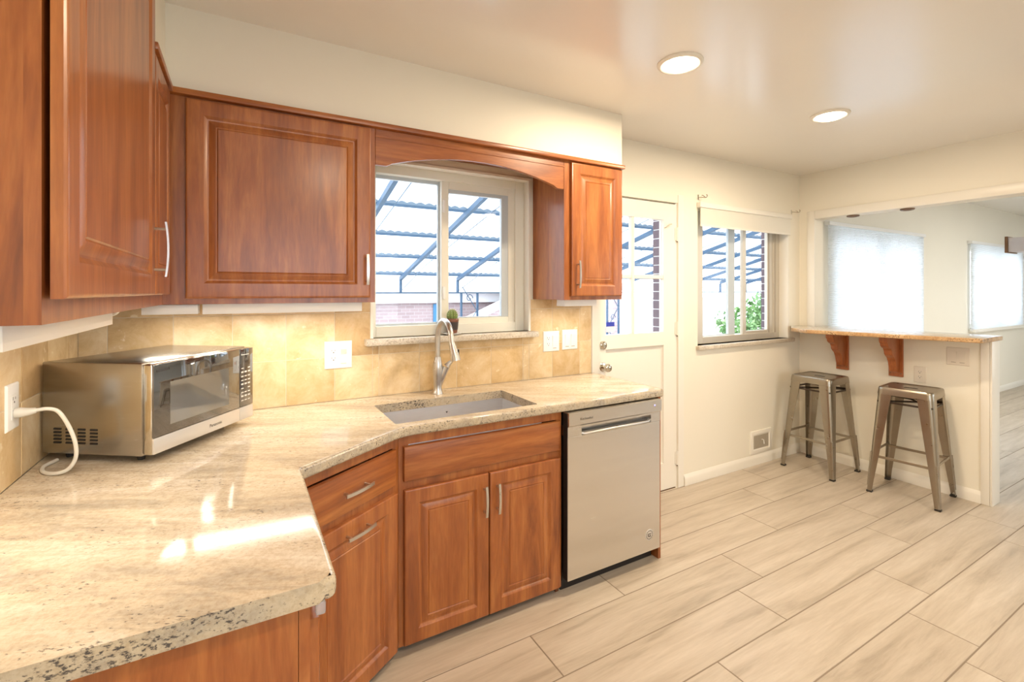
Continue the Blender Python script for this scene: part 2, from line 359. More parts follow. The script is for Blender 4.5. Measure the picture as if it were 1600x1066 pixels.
# floor: plank tiles in staggered rows, one mesh with grout slab
def floor_mesh():
    vs_, fs, ms, at = [], [], [], []
    def quadbox(x0, x1, y0, y1, z, mat, a):
        k = len(vs_); e = 0.0012
        vs_.extend([(x0, y0, z - 0.002), (x1, y0, z - 0.002), (x1, y1, z - 0.002), (x0, y1, z - 0.002), (x0 + e, y0 + e, z), (x1 - e, y0 + e, z), (x1 - e, y1 - e, z), (x0 + e, y1 - e, z)])
        for f in ((4, 5, 6, 7), (0, 1, 5, 4), (1, 2, 6, 5), (2, 3, 7, 6), (3, 0, 4, 7)): fs.append(tuple(i + k for i in f)); ms.append(mat)
        at.extend([a] * 8)
    P, L, g = 0.2395, 1.235, 0.0022
    off = {0: 0.365, 1: 0.90 - 0.875, 2: 0.90, 3: 0.37, 4: 0.165, 5: 0.93, 6: 0.685, -1: 0.025}
    offs = {-1: 0.365, 0: 0.025, 1: 0.90, 2: 0.37, 3: 0.37, 4: 0.165, 5: 0.93, 6: 0.685}
    rowoff = {-1: 0.7, 0: 0.365, 1: 0.025, 2: 0.90, 3: 0.37, 4: 0.165, 5: 0.93, 6: 0.685}
    rr = random.Random(3)
    k = -1
    while True:
        y1 = -0.0105 - P * k; y0 = y1 - P
        if y1 < YF: break
        o = rowoff.get(k, rr.random() * L)
        x = o - L
        while x < XE:
            a = (rr.random(), rr.random(), rr.random())
            xa, xb = max(x + g, -0.1), min(x + L - g, XE); ya, yb = max(y0 + g, YF), min(y1 - g, 0.0)
            if xb - xa > 0.01 and yb - ya > 0.005: quadbox(xa, xb, ya, yb, 0.0, 0, a)
            x += L
        k += 1
    b = MB(); b.v, b.f, b.m = vs_, fs, ms
    n0 = len(b.v); b.box((-0.12, YF - 0.15, -0.05), (XE, 0.16, -0.0012), mat=1)
    at.extend([(0.5, 0.5, 0.5)] * (len(b.v) - n0))
    o = struct('floor', b, [M_FLOOR, M_GROUT], origin=(0, 0, 0))
    A = o.data.attributes.new('tile', 'FLOAT_VECTOR', 'POINT')
    for i, v in enumerate(at): A.data[i].vector = v
floor_mesh()
# soffit above the wall cabinets
mb = MB(); mb.box((0, -1.49, 2.361), (0.318, -0.689, ZC)); mb.box((0, -0.689, 2.178), (0.318, 0, ZC)); mb.box((0.318, -0.318, 2.178), (2.497, 0, ZC))
struct('wall_soffit', mb, M_WALL)
# baseboards
def baseboard(name, poly_axis, a0, a1, t):
    prof = [(0, 0), (0.013, 0), (0.013, 0.052), (0.010, 0.062), (0.007, 0.068), (0.004, 0.078), (0, 0.082)]
    if poly_axis == 'X': F = Fr((a0, t, 0), (0, -1, 0), (0, 0, 1), (1, 0, 0))
    else: F = Fr((t, a0, 0), (-1, 0, 0), (0, 0, 1), (0, 1, 0))
    return struct(name, MB().prism(prof, 0, a1 - a0, F=F), M_TRIM)
baseboard('baseboard_back', 'X', 3.40, XR - 0.013, 0.0)
baseboard('baseboard_right', 'Y', -1.205, 0.0, XR)
baseboard('baseboard_dining', 'X', 7.5, XE - 0.01, 0.0)
# half wall corner boards and opening casing
struct('trim_1', MB().box((XR - 0.012, -1.249, 0), (XR, -1.205, 1.105), 0.002).box((XR - 0.012, -1.262, 0), (XR2, -1.25, 1.105), 0.002), M_TRIM)
struct('trim_2', MB().box((XR - 0.014, -0.135, 1.135), (XR, -0.072, 2.145), 0.003).box((XR - 0.014, -3.3, 2.075), (XR, -0.135, 2.145), 0.003), M_TRIM)

# ------------------------------------------------------------------ travertine backsplash
def splash(name, F, a0, a1, b1s, offs):
    b = MB(); at = []; rr = random.Random(len(name) * 7)
    P = 0.2115; g = 0.0016
    n0 = 0
    for (x0, x1, zt) in b1s:
        b.box((x0, 0.914, 0), (x1, zt, 0.0098), F=F, mat=1)
    at += [(0.5,) * 3] * len(b.v)
    i = math.floor((a0 - offs) / P)
    while offs + i * P < a1:
        for j in range(3):
            xa, xb = offs + i * P, offs + (i + 1) * P; za, zb = 0.914 + j * P, 0.914 + (j + 1) * P
            a = (rr.random(), rr.random(), rr.random())
            for (x0, x1, zt) in b1s:
                p0, p1, q0, q1 = max(xa, x0) + g, min(xb, x1) - g, max(za, 0.914) + g, min(zb, zt) - g
                if p1 - p0 > 0.01 and q1 - q0 > 0.01:
                    k = len(b.v); b.box((p0, q0, 0.002), (p1, q1, 0.011), 0.0006, 1, F=F); at += [a] * (len(b.v) - k)
        i += 1
    o = struct(name, b, [M_TRAV, M_TGROUT], origin=(0, 0, 0))
    A = o.data.attributes.new('tile', 'FLOAT_VECTOR', 'POINT')
    for q, v in enumerate(at): A.data[q].vector = v
splash('wall_tiles_back', Fr((0, 0, 0), (1, 0, 0), (0, 0, 1), (0, -1, 0)), 0.012, 2.52, [(0.012, 1.125, 1.394), (1.125, 2.045, 1.172), (2.045, 2.52, 1.394)], 0.099)
splash('wall_tiles_left', Fr((0, 0, 0), (0, 1, 0), (0, 0, 1), (1, 0, 0)), -1.488, -0.0, [(-1.488, 0.0, 1.394)], -0.117)

# ------------------------------------------------------------------ cabinets
PROF = [(0, -0.0195), (0, -0.005), (0.0015, -0.002), (0.005, -0.0002), (0.008, 0.0), (0.056, 0.0), (0.060, -0.0025), (0.066, -0.0075), (0.071, -0.0085), (0.090, -0.0020), (0.094, -0.0012), (0.098, -0.0036), (0.101, -0.0012)]
DPROF = [(0, -0.0195), (0, -0.006), (0.002, -0.003), (0.010, -0.0008), (0.012, 0.0)]
def add_handle(parent, F, L=0.13, name='handle'):
    """arched bar pull; bar along local a, standing off along c, centre at the frame origin"""
    mb = MB(); h = 0.030
    for s in (-1, 1): mb.tube([(s * L * 0.37, 0, 0.0), (s * L * 0.37, 0, h - 0.004)], 0.0042, 10, F)
    n = 14; vs_, fs = [], []
    for i in range(n + 1):
        t = -1 + 2 * i / n; a = t * L / 2; c = h + 0.006 * (1 - t * t) - 0.003; w = 0.0055
        for (db, dc) in ((-w, -0.0025), (w, -0.0025), (w, 0.0025), (-w, 0.0025)): vs_.append((a, db, c + dc))
    for i in range(n):
        for k in range(4): fs.append((i * 4 + k, i * 4 + (k + 1) % 4, i * 4 + 4 + (k + 1) % 4, i * 4 + 4 + k))
    fs.append((0, 1, 2, 3)); fs.append(tuple(n * 4 + k for k in range(4)))
    mb.add(vs_, fs, F)
    return obj(name, mb, M_NICKEL, parent)
def door(parent, F, a0, b0, a1, b1, mat=None, prof=PROF, name='door'):
    return obj(name, MB().rings(a0, b0, a1, b1, prof, F), mat or M_WV, parent, sharp=25)
def frame_mb(mb, F, a0, b0, a1, b1, st, t=0.019, mid=()):
    mb.box((a0, b0, -t), (a0 + st[0], b1, 0), F=F); mb.box((a1 - st[1], b0, -t), (a1, b1, 0), F=F)
    mb.box((a0 + st[0], b0, -t), (a1 - st[1], b0 + st[2], 0), F=F); mb.box((a0 + st[0], b1 - st[3], -t), (a1 - st[1], b1, 0), F=F)
    for m0, m1 in mid: mb.box((a0 + st[0], m0, -t), (a1 - st[1], m1, 0), F=F)
    return mb
UB, UT = 1.395, 2.155
FB = Fr((0, -0.318, 0), (1, 0, 0), (0, 0, 1), (0, -1, 0))       # back run uppers, face frame front
FBD = Fr((0, -0.338, 0), (1, 0, 0), (0, 0, 1), (0, -1, 0))      # their door fronts
FL = Fr((0.310, 0, 0), (0, 1, 0), (0, 0, 1), (1, 0, 0))
FLD = Fr((0.339, 0, 0), (0, 1, 0), (0, 0, 1), (1, 0, 0))
# tall left wall cabinet and the narrow one in the corner
def side_cab(label, y0, y1, top, st, dy0, dy1, dtop, prof, hy):
    c = thing('wall_cabinet', label, 'cabinet', (0.16, (y0 + y1) / 2, UB)); t = 0.016
    mb = MB(); mb.box((0.002, y0, UB), (0.291, y0 + t, top)); mb.box((0.002, y1 - t, UB), (0.291, y1, top)); mb.box((0.002, y0 + t, UB + 0.015), (0.291, y1 - t, UB + 0.03)); mb.box((0.002, y0 + t, top - 0.018), (0.291, y1 - t, top)); mb.box((0.002, y0 + t, UB + 0.03), (0.012, y1 - t, top - 0.018)); obj('cabinet_body', mb, M_WV, c)
    obj('face_frame', frame_mb(MB(), FL, y0, UB, y1, top, st), M_WV, c)
    d = door(c, FLD, dy0, 1.432, dy1, dtop, prof=prof)
    if hy: add_handle(d, Fr((0.339, hy, 1.565), (0, 0, 1), (0, 1, 0), (1, 0, 0)), 0.16)
side_cab('tall cherry wall cabinet nearest the camera, hung on the left wall', -1.488, -0.690, 2.36, (0.04, 0.03, 0.04, 0.03), -1.490, -0.694, 2.335, PROF, -0.712)
side_cab('narrow cherry corner cabinet between the tall left cabinet and the wide one', -0.688, -0.322, UT, (0.03, 0.04, 0.04, 0.03), -0.684, -0.372, 2.145, [((i * 0.75, i), z) for i, z in PROF], None)
# back wall cabinet, wide single door
c = thing('wall_cabinet', 'wide cherry wall cabinet with one big square raised panel door, left of the sink window', 'cabinet', (0.70, -0.16, UB))
mb = MB(); mb.box((0.322, -0.299, UB), (0.338, -0.002, UT)); mb.box((1.046, -0.299, UB), (1.063, -0.002, UT)); mb.box((0.338, -0.299, UB + 0.015), (1.046, -0.002, UB + 0.03)); mb.box((0.338, -0.299, UT - 0.018), (1.046, -0.002, UT)); mb.box((0.338, -0.012, UB + 0.03), (1.046, -0.002, UT - 0.018)); obj('cabinet_body', mb, M_WV, c)
obj('face_frame', frame_mb(MB(), FB, 0.300, UB, 1.063, UT, (0.092, 0.035, 0.035, 0.03)), M_WV, c)
d = door(c, FBD, 0.380, 1.416, 1.040, 2.147); add_handle(d, Fr((1.022, -0.338, 1.535), (0, 0, 1), (1, 0, 0), (0, -1, 0)), 0.13)
# small right wall cabinet
c = thing('wall_cabinet', 'narrow cherry wall cabinet with a slim door, between the sink window and the white door', 'cabinet', (2.288, -0.16, UB))
mb = MB(); mb.box((2.079, -0.299, UB), (2.095, -0.002, UT)); mb.box((2.481, -0.299, UB), (2.497, -0.002, UT)); mb.box((2.095, -0.299, UB + 0.015), (2.481, -0.002, UB + 0.03)); mb.box((2.095, -0.299, UT - 0.018), (2.481, -0.002, UT)); mb.box((2.095, -0.012, UB + 0.03), (2.481, -0.002, UT - 0.018)); obj('cabinet_body', mb, M_WV, c)
obj('face_frame', frame_mb(MB(), FB, 2.079, UB, 2.497, UT, (0.04, 0.03, 0.035, 0.03)), M_WV, c)
d = door(c, FBD, 2.118, 1.416, 2.484, 2.147); add_handle(d, Fr((2.152, -0.338, 1.535), (0, 0, 1), (1, 0, 0), (0, -1, 0)), 0.15)
# arched valance over the window
poly = [(1.064, UT), (1.064, 1.998), (1.112, 1.998), (1.125, 2.003), (1.14, 2.012)]
for i in range(1, 24):
    t = i / 24; x = 1.14 + t * (2.01 - 1.14); poly.append((x, 2.012 + 0.066 * (1 - (2 * t - 1) ** 2)))
poly += [(2.01, 2.012), (2.025, 2.003), (2.036, 1.998), (2.078, 1.998), (2.078, UT)]
v = obj('window_valance', MB().prism(poly, -0.019, 0.0, 0.0015, F=FB, seg=1), M_WX); tag(v, 'arched cherry valance board bridging the two cabinets above the sink window', 'valance')
bead = MB(); bead.box((1.064, 2.118, 0.0), (2.078, 2.126, 0.003), 0.001, 1, F=FB); obj('bead', bead, M_WX, v)
# top strip over the wall cabinets
mb = MB(); mb.box((0.002, -0.687, UT), (0.345, -0.345, 2.177), 0.003); mb.box((0.002, -0.345, UT), (2.500, -0.002, 2.177), 0.003)
tag(obj('cabinet_cornice', mb, M_WX), 'thin dark cherry strip along the top of the wall cabinets and the window valance', 'moulding')

# base cabinets ------------------------------------------------------------
BT = 0.872
FS = Fr((0, -0.565, 0), (1, 0, 0), (0, 0, 1), (0, -1, 0)); FSD = Fr((0, -0.585, 0), (1, 0, 0), (0, 0, 1), (0, -1, 0))
c = thing('base_cabinet', 'cherry sink base cabinet with two raised panel doors below a long false drawer front', 'cabinet', (1.49, -0.30, 0))
mb = MB(); mb.box((1.10, -0.546, 0.035), (1.116, -0.02, BT)); mb.box((1.862, -0.546, 0.0), (1.880, -0.02, BT)); mb.box((1.116, -0.546, 0.035), (1.862, -0.02, 0.05)); mb.box((1.116, -0.03, 0.05), (1.862, -0.02, BT - 0.3)); mb.box((1.10, -0.50, 0.0), (1.862, -0.485, 0.035)); obj('cabinet_body', mb, M_WDARK, c)
obj('face_frame', frame_mb(MB(), FS, 1.0945, 0.032, 1.882, BT, (0.04, 0.03, 0.04, 0.04), mid=((0.65, 0.70),)).box((1.465, 0.072, -0.019), (1.51, 0.65, 0), F=FS), M_WV, c)
obj('false_drawer_front', MB().rings(1.113, 0.690, 1.866, 0.828, DPROF, FSD), M_WX, c)
d = door(c, FSD, 1.115, 0.040, 1.486, 0.655); add_handle(d, Fr((1.462, -0.585, 0.545), (0, 0, 1), (1, 0, 0), (0, -1, 0)), 0.13)
d = door(c, FSD, 1.492, 0.040, 1.866, 0.655); add_handle(d, Fr((1.524, -0.585, 0.545), (0, 0, 1), (1, 0, 0), (0, -1, 0)), 0.13)
# diagonal corner cabinet
dd = Vector((0.393, 0.267, 0)).normalized(); nn = Vector((dd.y, -dd.x, 0))
P0 = Vector((0.713, -0.87, 0))
FD = Fr(P0 - nn * 0.038, dd, (0, 0, 1), nn); FDD = Fr(P0 - nn * 0.018, dd, (0, 0, 1), nn)
c = thing('base_cabinet', 'diagonal cherry corner base cabinet with one drawer over one door', 'cabinet', (0.80, -0.60, 0))
p = [tuple(FD((-0.02, 0, -0.019)))[:2], tuple(FD((0.485, 0, -0.019)))[:2], (1.094, -0.03), (0.70, -0.03), (0.40, -0.30), (0.40, -0.80)]
obj('cabinet_body', MB().prism([tuple(FD((0.0, 0, -0.022)))[:2], tuple(FD((0.462, 0, -0.022)))[:2], (1.085, -0.05), (0.55, -0.05), (0.45, -0.80)], 0.035, 0.60), M_WDARK, c)
obj('toe_kick', MB().box((0.01, 0, -0.10), (0.42, 0.035, -0.085), F=FD), M_WDARK, c)
obj('face_frame', frame_mb(MB(), FD, -0.008, 0.032, 0.4860, BT, (0.035, 0.035, 0.04, 0.04), mid=((0.64, 0.70),)), M_WV, c)
d = obj('drawer', MB().rings(0.016, 0.690, 0.455, 0.828, DPROF, FDD), M_WD, c); add_handle(d, Fr(FDD((0.235, 0.762, 0)), dd, (0, 0, 1), nn), 0.13)
d = door(c, FDD, 0.016, 0.040, 0.462, 0.658); add_handle(d, Fr(FDD((0.245, 0.612, 0)), dd, (0, 0, 1), nn), 0.13)
# left run base cabinet with finished end panel
c = thing('base_cabinet', 'cherry base cabinet along the left wall with its finished end panel facing the camera', 'cabinet', (0.33, -1.16, 0))
mb = MB(); mb.box((0.003, -1.440, 0.035), (0.645, -0.86, 0.80)); obj('cabinet_body', mb, M_WDARK, c)
obj('end_panel', MB().box((0.003, -1.462, 0.0), (0.648, -1.440, BT)), M_WV, c)
obj('face_frame', frame_mb(MB(), Fr((0.668, 0, 0), (0, 1, 0), (0, 0, 1), (1, 0, 0)), -1.462, 0.032, -0.862, BT, (0.04, 0.04, 0.04, 0.04), mid=((0.64, 0.70),)), M_WV, c)
FQ = Fr((0.688, 0, 0), (0, 1, 0), (0, 0, 1), (1, 0, 0))
obj('drawer', MB().rings(-1.452, 0.690, -0.905, 0.828, DPROF, FQ), M_WV, c); door(c, FQ, -1.452, 0.040, -0.905, 0.658)
obj('corner_bumper', MB().box((0.676, -1.478, 0.846), (0.694, -1.463, 0.870), 0.004), M_CLEAR, c)
# finished panel right of the dishwasher
tag(obj('end_panel', MB().box((2.505, -0.590, 0), (2.524, -0.012, BT), 0.001, 1), M_WV), 'narrow cherry end panel standing on the right side of the dishwasher', 'panel')

# countertop ---------------------------------------------------------------
def slab(name, outer, hole, z0, z1, bev, mats, label, cat, sel):
    bm = bmesh.new()
    def loop(pts): 
        vv = [bm.verts.new((x, y, z0)) for x, y in pts]; return [bm.edges.new((vv[i], vv[(i + 1) % len(vv)])) for i in range(len(vv))]
    ed = loop(outer) + (loop(hole) if hole else [])
    bmesh.ops.triangle_fill(bm, use_beauty=True, use_dissolve=False, edges=ed)
    r = bmesh.ops.extrude_face_region(bm, geom=bm.faces[:])
    for g in r['geom']:
        if isinstance(g, bmesh.types.BMVert): g.co.z = z1
    bmesh.ops.recalc_face_normals(bm, faces=bm.faces[:])
    E_ = [e for e in bm.edges if len(e.link_faces) == 2 and abs(e.verts[0].co.z - e.verts[1].co.z) < 1e-6 and e.calc_face_angle(0) > 0.5 and all(sel(v.co) for v in e.verts)]
    bmesh.ops.bevel(bm, geom=E_, offset=bev, segments=4, affect='EDGES', profile=0.5)
    mb = MB(); bm.verts.index_update()
    mb.add([v.co[:] for v in bm.verts], [[v.index for v in f.verts] for f in bm.faces])
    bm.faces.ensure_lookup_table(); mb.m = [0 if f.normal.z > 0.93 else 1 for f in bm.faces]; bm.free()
    o = obj(name, mb, mats); return tag(o, label, cat)
def rounded(pts, idx, r, n=5):
    out = []
    for i, p in enumerate(pts):
        if i not in idx: out.append(p); continue
        a = Vector(pts[i - 1]) - Vector(p); b_ = Vector(pts[(i + 1) % len(pts)]) - Vector(p); rr_ = idx[i] if isinstance(idx, dict) else r
        A = Vector(p) + a.normalized() * rr_; B = Vector(p) + b_.normalized() * rr_
        for k in range(n + 1):
            t = k / n; q = A * (1 - t) ** 2 + Vector(p) * 2 * t * (1 - t) + B * t * t; out.append((q.x, q.y))
    return out
CT0, CT1 = 0.874, 0.914
outer = rounded([(0.012, -1.488), (0.713, -1.488), (0.713, -0.870), (1.106, -0.603), (2.537, -0.603), (2.537, -0.012), (0.012, -0.012)], {1: 0.022, 2: 0.01, 3: 0.05, 4: 0.015}, 0)
SK = (1.088, 1.762, -0.548, -0.192)
hole = rounded([(SK[0], SK[2]), (SK[1], SK[2]), (SK[1], SK[3]), (SK[0], SK[3])], {0: 0.012, 1: 0.012, 2: 0.012, 3: 0.012}, 0)
slab('countertop', outer, hole, CT0, CT1, 0.011, [M_GRAN, M_EDGE], 'polished cream granite countertop wrapping the corner under the microwave and sink', 'countertop',
     lambda v: (v.x > 0.02 and v.y < -0.02) and not (1.0 < v.x < 1.8 and -0.58 < v.y < -0.1))
# sink bowl
b = MB(); s0, s1, s2, s3 = 1.076, 1.774, -0.560, -0.180; zb = 0.66; t = 0.003
b.box((s0, s2, zb), (s1, s3, zb + t)); b.box((s0, s2, zb), (s0 + t, s3, CT0)); b.box((s1 - t, s2, zb), (s1, s3, CT0)); b.box((s0, s2, zb), (s1, s2 + t, CT0)); b.box((s0, s3 - t, zb), (s1, s3, CT0))
sk = thing('sink', 'stainless steel undermount sink set into the granite below the window', 'sink', (1.42, -0.37, zb))
obj('bowl', b, M_SINK, sk); obj('drain', MB().lathe([(0.045, 0), (0.045, 0.003), (0.03, 0.004), (0.03, 0.001)], F=Fr((1.43, -0.34, zb + t), (1, 0, 0), (0, 1, 0), (0, 0, 1))), M_CHROME, sk)
mb = MB(); mb.prism([(-0.006, 0.004), (0.006, 0.004), (0, -0.006)], 0, 0.0006, F=Fr((1.452, s3 - t, 0.835), (1, 0, 0), (0, 0, 1), (0, -1, 0))); obj('emblem', mb, M_DARKTXT, sk)

# faucet -------------------------------------------------------------------
f = thing('faucet', 'brushed nickel gooseneck pull-down faucet behind the sink', 'faucet', (1.452, -0.098, CT1))
FX, FY = 1.436, -0.098
obj('base', MB().lathe([(0.029, 0), (0.029, 0.004), (0.024, 0.012), (0.021, 0.03), (0.021, 0.06), (0.0245, 0.10), (0.026, 0.13), (0.024, 0.155), (0.0185, 0.18), (0.0165, 0.19)], F=Fr((FX, FY, CT1), (1, 0, 0), (0, 1, 0), (0, 0, 1)), n=28), M_NICKEL, f)
path = [(FX, FY, CT1 + 0.185), (FX, FY, CT1 + 0.25), (FX, FY, CT1 + 0.29)]
for i in range(1, 15):
    q = math.pi * i / 15 * 0.96; path.append((FX, FY - 0.092 + 0.092 * math.cos(q), CT1 + 0.29 + 0.092 * math.sin(q)))
path += [(FX + 0.002, FY - 0.187, CT1 + 0.275)]
obj('spout', MB().tube(path, 0.0135, 16), M_NICKEL, f)
hd = obj('spray_head', MB().tube([(FX + 0.002, FY - 0.186, CT1 + 0.278), (FX + 0.004, FY - 0.190, CT1 + 0.262), (FX + 0.008, FY - 0.196, CT1 + 0.238), (FX + 0.013, FY - 0.204, CT1 + 0.203), (FX + 0.014, FY - 0.206, CT1 + 0.194)], [0.014, 0.0165, 0.0185, 0.024, 0.0235], 20), M_NICKEL, f)
obj('spray_button', MB().box((FX + 0.026, FY - 0.206, CT1 + 0.215), (FX + 0.033, FY - 0.194, CT1 + 0.248), 0.003), M_RUB, hd)
obj('handle', MB().tube([(FX + 0.012, FY - 0.004, CT1 + 0.04), (FX + 0.022, FY - 0.008, CT1 + 0.075), (FX + 0.034, FY - 0.012, CT1 + 0.115), (FX + 0.042, FY - 0.014, CT1 + 0.135)], [0.008, 0.012, 0.0165, 0.018], 16).tube([(FX + 0.044, FY - 0.0145, CT1 + 0.139), (FX + 0.055, FY - 0.017, CT1 + 0.152), (FX + 0.078, FY - 0.02, CT1 + 0.172), (FX + 0.098, FY - 0.022, CT1 + 0.178)], [0.017, 0.012, 0.007, 0.005], 14), M_NICKEL, f)

# dishwasher ---------------------------------------------------------------
w = thing('dishwasher', 'stainless steel dishwasher with a pocket handle at the end of the counter', 'dishwasher', (2.195, -0.32, 0))
FW = Fr((0, -0.608, 0), (1, 0, 0), (0, 0, 1), (0, -1, 0)); x0, x1 = 1.890, 2.500; hx0, hx1, hz0, hz1 = 1.972, 2.432, 0.752, 0.792
b = MB()
b.box((x0, 0.072, -0.035), (x1, hz0, 0), 0.002, 1, F=FW); b.box((x0, hz0, -0.035), (hx0, hz1, 0), 0, F=FW); b.box((hx1, hz0, -0.035), (x1, hz1, 0), 0, F=FW)
b.box((x0, hz1, -0.035), (x1, 0.800, 0), 0, F=FW); b.box((x0, hz0, -0.05), (x1, 0.80, -0.035), 0, F=FW)
dp = obj('door_panel', b, M_STEEL, w)
b = MB(); b.prism([(-0.035, 0.800), (0.002, 0.800), (0.010, 0.808), (0.010, 0.866), (0.006, 0.868), (-0.035, 0.868)], x0, x1, F=Fr((0, -0.608, 0), (0, -1, 0), (0, 0, 1), (1, 0, 0)))
cp = obj('control_strip', b, M_STEEL, w)
obj('handle', MB().tube([(hx0 + 0.002, -0.596, hz0 + 0.010), (hx0 + 0.02, -0.607, hz0 + 0.005), (hx1 - 0.02, -0.607, hz0 + 0.005), (hx1 - 0.002, -0.596, hz0 + 0.010)], 0.0075, 12), M_NICKEL, dp)
obj('door_edge', MB().box((1.8875, -0.606, 0.075), (1.8898, -0.575, 0.864)), M_BLACK, dp)
obj('tub', MB().box((1.893, -0.557, 0.05), (2.497, -0.03, 0.865)), M_BLACK, w)
obj('toe_plate', MB().box((1.893, -0.545, 0.0), (2.497, -0.533, 0.05)), M_BLACK, w)
text('brand_lettering', 'KitchenAid', Fr((1.995, -0.6182, 0.828), (1, 0, 0), (0, 0, 1), (0, -1, 0)), 0.017, M_DARKTXT, cp)
obj('status_light', MB().box((2.447, 0.838, 0.010), (2.453, 0.844, 0.0106), F=FW), M_LED, cp)
ME = Fr((2.420, -0.608, 0.160), (1, 0, 0), (0, 0, 1), (0, -1, 0))
md = obj('medallion', MB().lathe([(0.029, 0.0), (0.029, 0.0012), (0.027, 0.0016)], F=ME, n=40), M_SILVER, dp)
ringm = MB()
for k in range(16):
    q = 2 * math.pi * k / 16; ringm.box((-0.002, -0.0032, 0.0016), (0.002, 0.0032, 0.002), F=Fr(ME((0.0215 * math.cos(q), 0.0215 * math.sin(q), 0)), (-math.sin(q), 0, math.cos(q)), (math.cos(q), 0, math.sin(q)), (0, -1, 0)))
ringm.box((-0.010, 0.004, 0.0016), (0.012, 0.0075, 0.0021), F=ME); ringm.box((-0.012, -0.006, 0.0016), (-0.006, 0.005, 0.0021), F=ME); ringm.box((-0.008, -0.010, 0.0016), (0.008, -0.006, 0.0021), F=ME); ringm.box((0.002, -0.006, 0.0016), (0.007, 0.001, 0.0021), F=ME)
obj('medallion_print', ringm, M_DARKTXT, md)

# microwave ----------------------------------------------------------------
th = R(54.0); mf = Vector((math.cos(th), math.sin(th), 0)); mn = Vector((math.sin(th), -math.cos(th), 0))
C0 = Vector((0.2939, -0.6068, 0.940))                    # front left bottom corner of the steel case
FM = Fr(C0, mf, (0, 0, 1), mn); MW, MD, MH = 0.468, 0.342, 0.283
m = thing('microwave', 'stainless steel countertop microwave with a black glass front in the corner', 'microwave', C0 + mf * 0.23 - mn * 0.17 - Vector((0, 0, 0.026)))
cs = obj('case', MB().box((0, 0, -MD), (MW, MH, 0), 0.004, 2, F=FM), M_STEELX, m)
b = MB()
for i in range(4):
    for j in range(5):
        b.box((-0.0012, 0.032 + j * 0.0105, -0.30 + i * 0.042), (-0.0002, 0.0375 + j * 0.0105, -0.275 + i * 0.042), 0, F=FM)
obj('vent_slots', b, M_BLACK, cs)
for a, cc in ((0.05, -0.05), (MW - 0.07, -0.05), (0.05, -0.30), (MW - 0.05, -0.30)):
    obj('foot', MB().tube([FM((a, -0.026, cc)), FM((a, 0.001, cc))], [0.010, 0.013], 14), M_RUB, m)
fr = obj('front_bezel', MB().box((0.004, 0.003, 0.0), (MW - 0.002, MH - 0.002, 0.030), 0.006, 3, F=FM), M_CHROME, m)
dr = obj('door', MB().box((0.004, 0.056, 0.030), (MW * 0.825, MH - 0.004, 0.036), 0.0015, 2, F=FM), M_GLOSSK, m)
obj('door_window', MB().box((0.065, 0.083, 0.036), (MW * 0.70, MH - 0.065, 0.0364), F=FM), M_MWIN, dr)
st = obj('lower_band', MB().box((0.004, 0.006, 0.030), (MW * 0.825, 0.054, 0.0365), 0.0015, 2, F=FM), M_SILVER, m)
text('brand_lettering', 'Panasonic', Fr(FM((MW * 0.56, 0.024, 0.0366)), mf, (0, 0, 1), mn), 0.0155, M_DARKTXT, st)
pn = obj('control_panel', MB().box((MW * 0.828, 0.056, 0.030), (MW - 0.004, MH - 0.004, 0.036), 0.0015, 2, F=FM), M_GLOSSK, m)
obj('control_band', MB().box((MW * 0.828, 0.006, 0.030), (MW - 0.004, 0.054, 0.0365), 0.0015, 2, F=FM), M_SILVER, m)
b = MB(); ka, kw = MW * 0.845, 0.013
for r_ in range(9):
    for k in range(3):
        if r_ in (3, 8) and k == 1: continue
        z = 0.078 + r_ * 0.0155; b.box((ka + k * 0.019, z, 0.036), (ka + k * 0.019 + kw, z + 0.004 + 0.002 * (r_ % 3 == 1), 0.0363), F=FM)
obj('panel_print', MB().box((ka, 0.255, 0.036), (ka + 0.045, 0.2575, 0.0363), F=FM), M_GREYTXT, pn)
obj('keypad_print', b, M_GREYTXT, pn)

# wall plates --------------------------------------------------------------
def plate(name, label, F, w_, h, gangs, mat=M_WHITE, cat='outlet', dark=M_DARKTXT):
    """gangs: list of 'outlet' / 'rocker' / 'pink'"""
    o = Fr(F.o, F.r, F.u, F.n); r = thing(name, label, cat, F.o)
    obj('cover_plate', MB().rings(-w_ / 2, -h / 2, w_ / 2, h / 2, [(0, 0.0), (0, 0.0025), (0.003, 0.0055), (0.006, 0.006)], F), mat, r)
    n = len(gangs)
    for i, g in enumerate(gangs):
        cx = (i - (n - 1) / 2) * 0.046
        if g == 'outlet':
            i_ = obj('receptacle', MB().box((cx - 0.0165, -0.034, 0.006), (cx + 0.0165, 0.034, 0.0072), 0.0008, 1, F=F), mat, r)
            b = MB()
            for s in (-0.018, 0.018):
                b.box((cx - 0.008, s, 0.0072), (cx - 0.006, s + 0.009, 0.0075), F=F); b.box((cx + 0.006, s + 0.001, 0.0072), (cx + 0.008, s + 0.008, 0.0075), F=F)
                b.box((cx - 0.0025, s - 0.008, 0.0072), (cx + 0.0025, s - 0.003, 0.0075), F=F)
            obj('slots', b, dark, i_)
        else:
            mm = M_PINK if g == 'pink' else mat
            q = obj('rocker', MB().prism([(-0.033, 0.006), (0.033, 0.006), (0.033, 0.0115), (0.0, 0.0085), (-0.033, 0.0075)], cx - 0.0165, cx + 0.0165, F=Fr(F.o, F.u, F.n, F.r)), mat, r)
            b = MB().box((cx - 0.013, -0.0445, 0.0062), (cx + 0.013, -0.040, 0.0066), F=F)
            if g == 'pink': obj('indicator', MB().box((cx - 0.012, 0.006, 0.0098), (cx + 0.012, 0.026, 0.0126), F=F), M_PINK, q)
            obj('marker', b, M_PINK if g == 'pink' else M_VENTG, r)
    return r
YT = -0.011
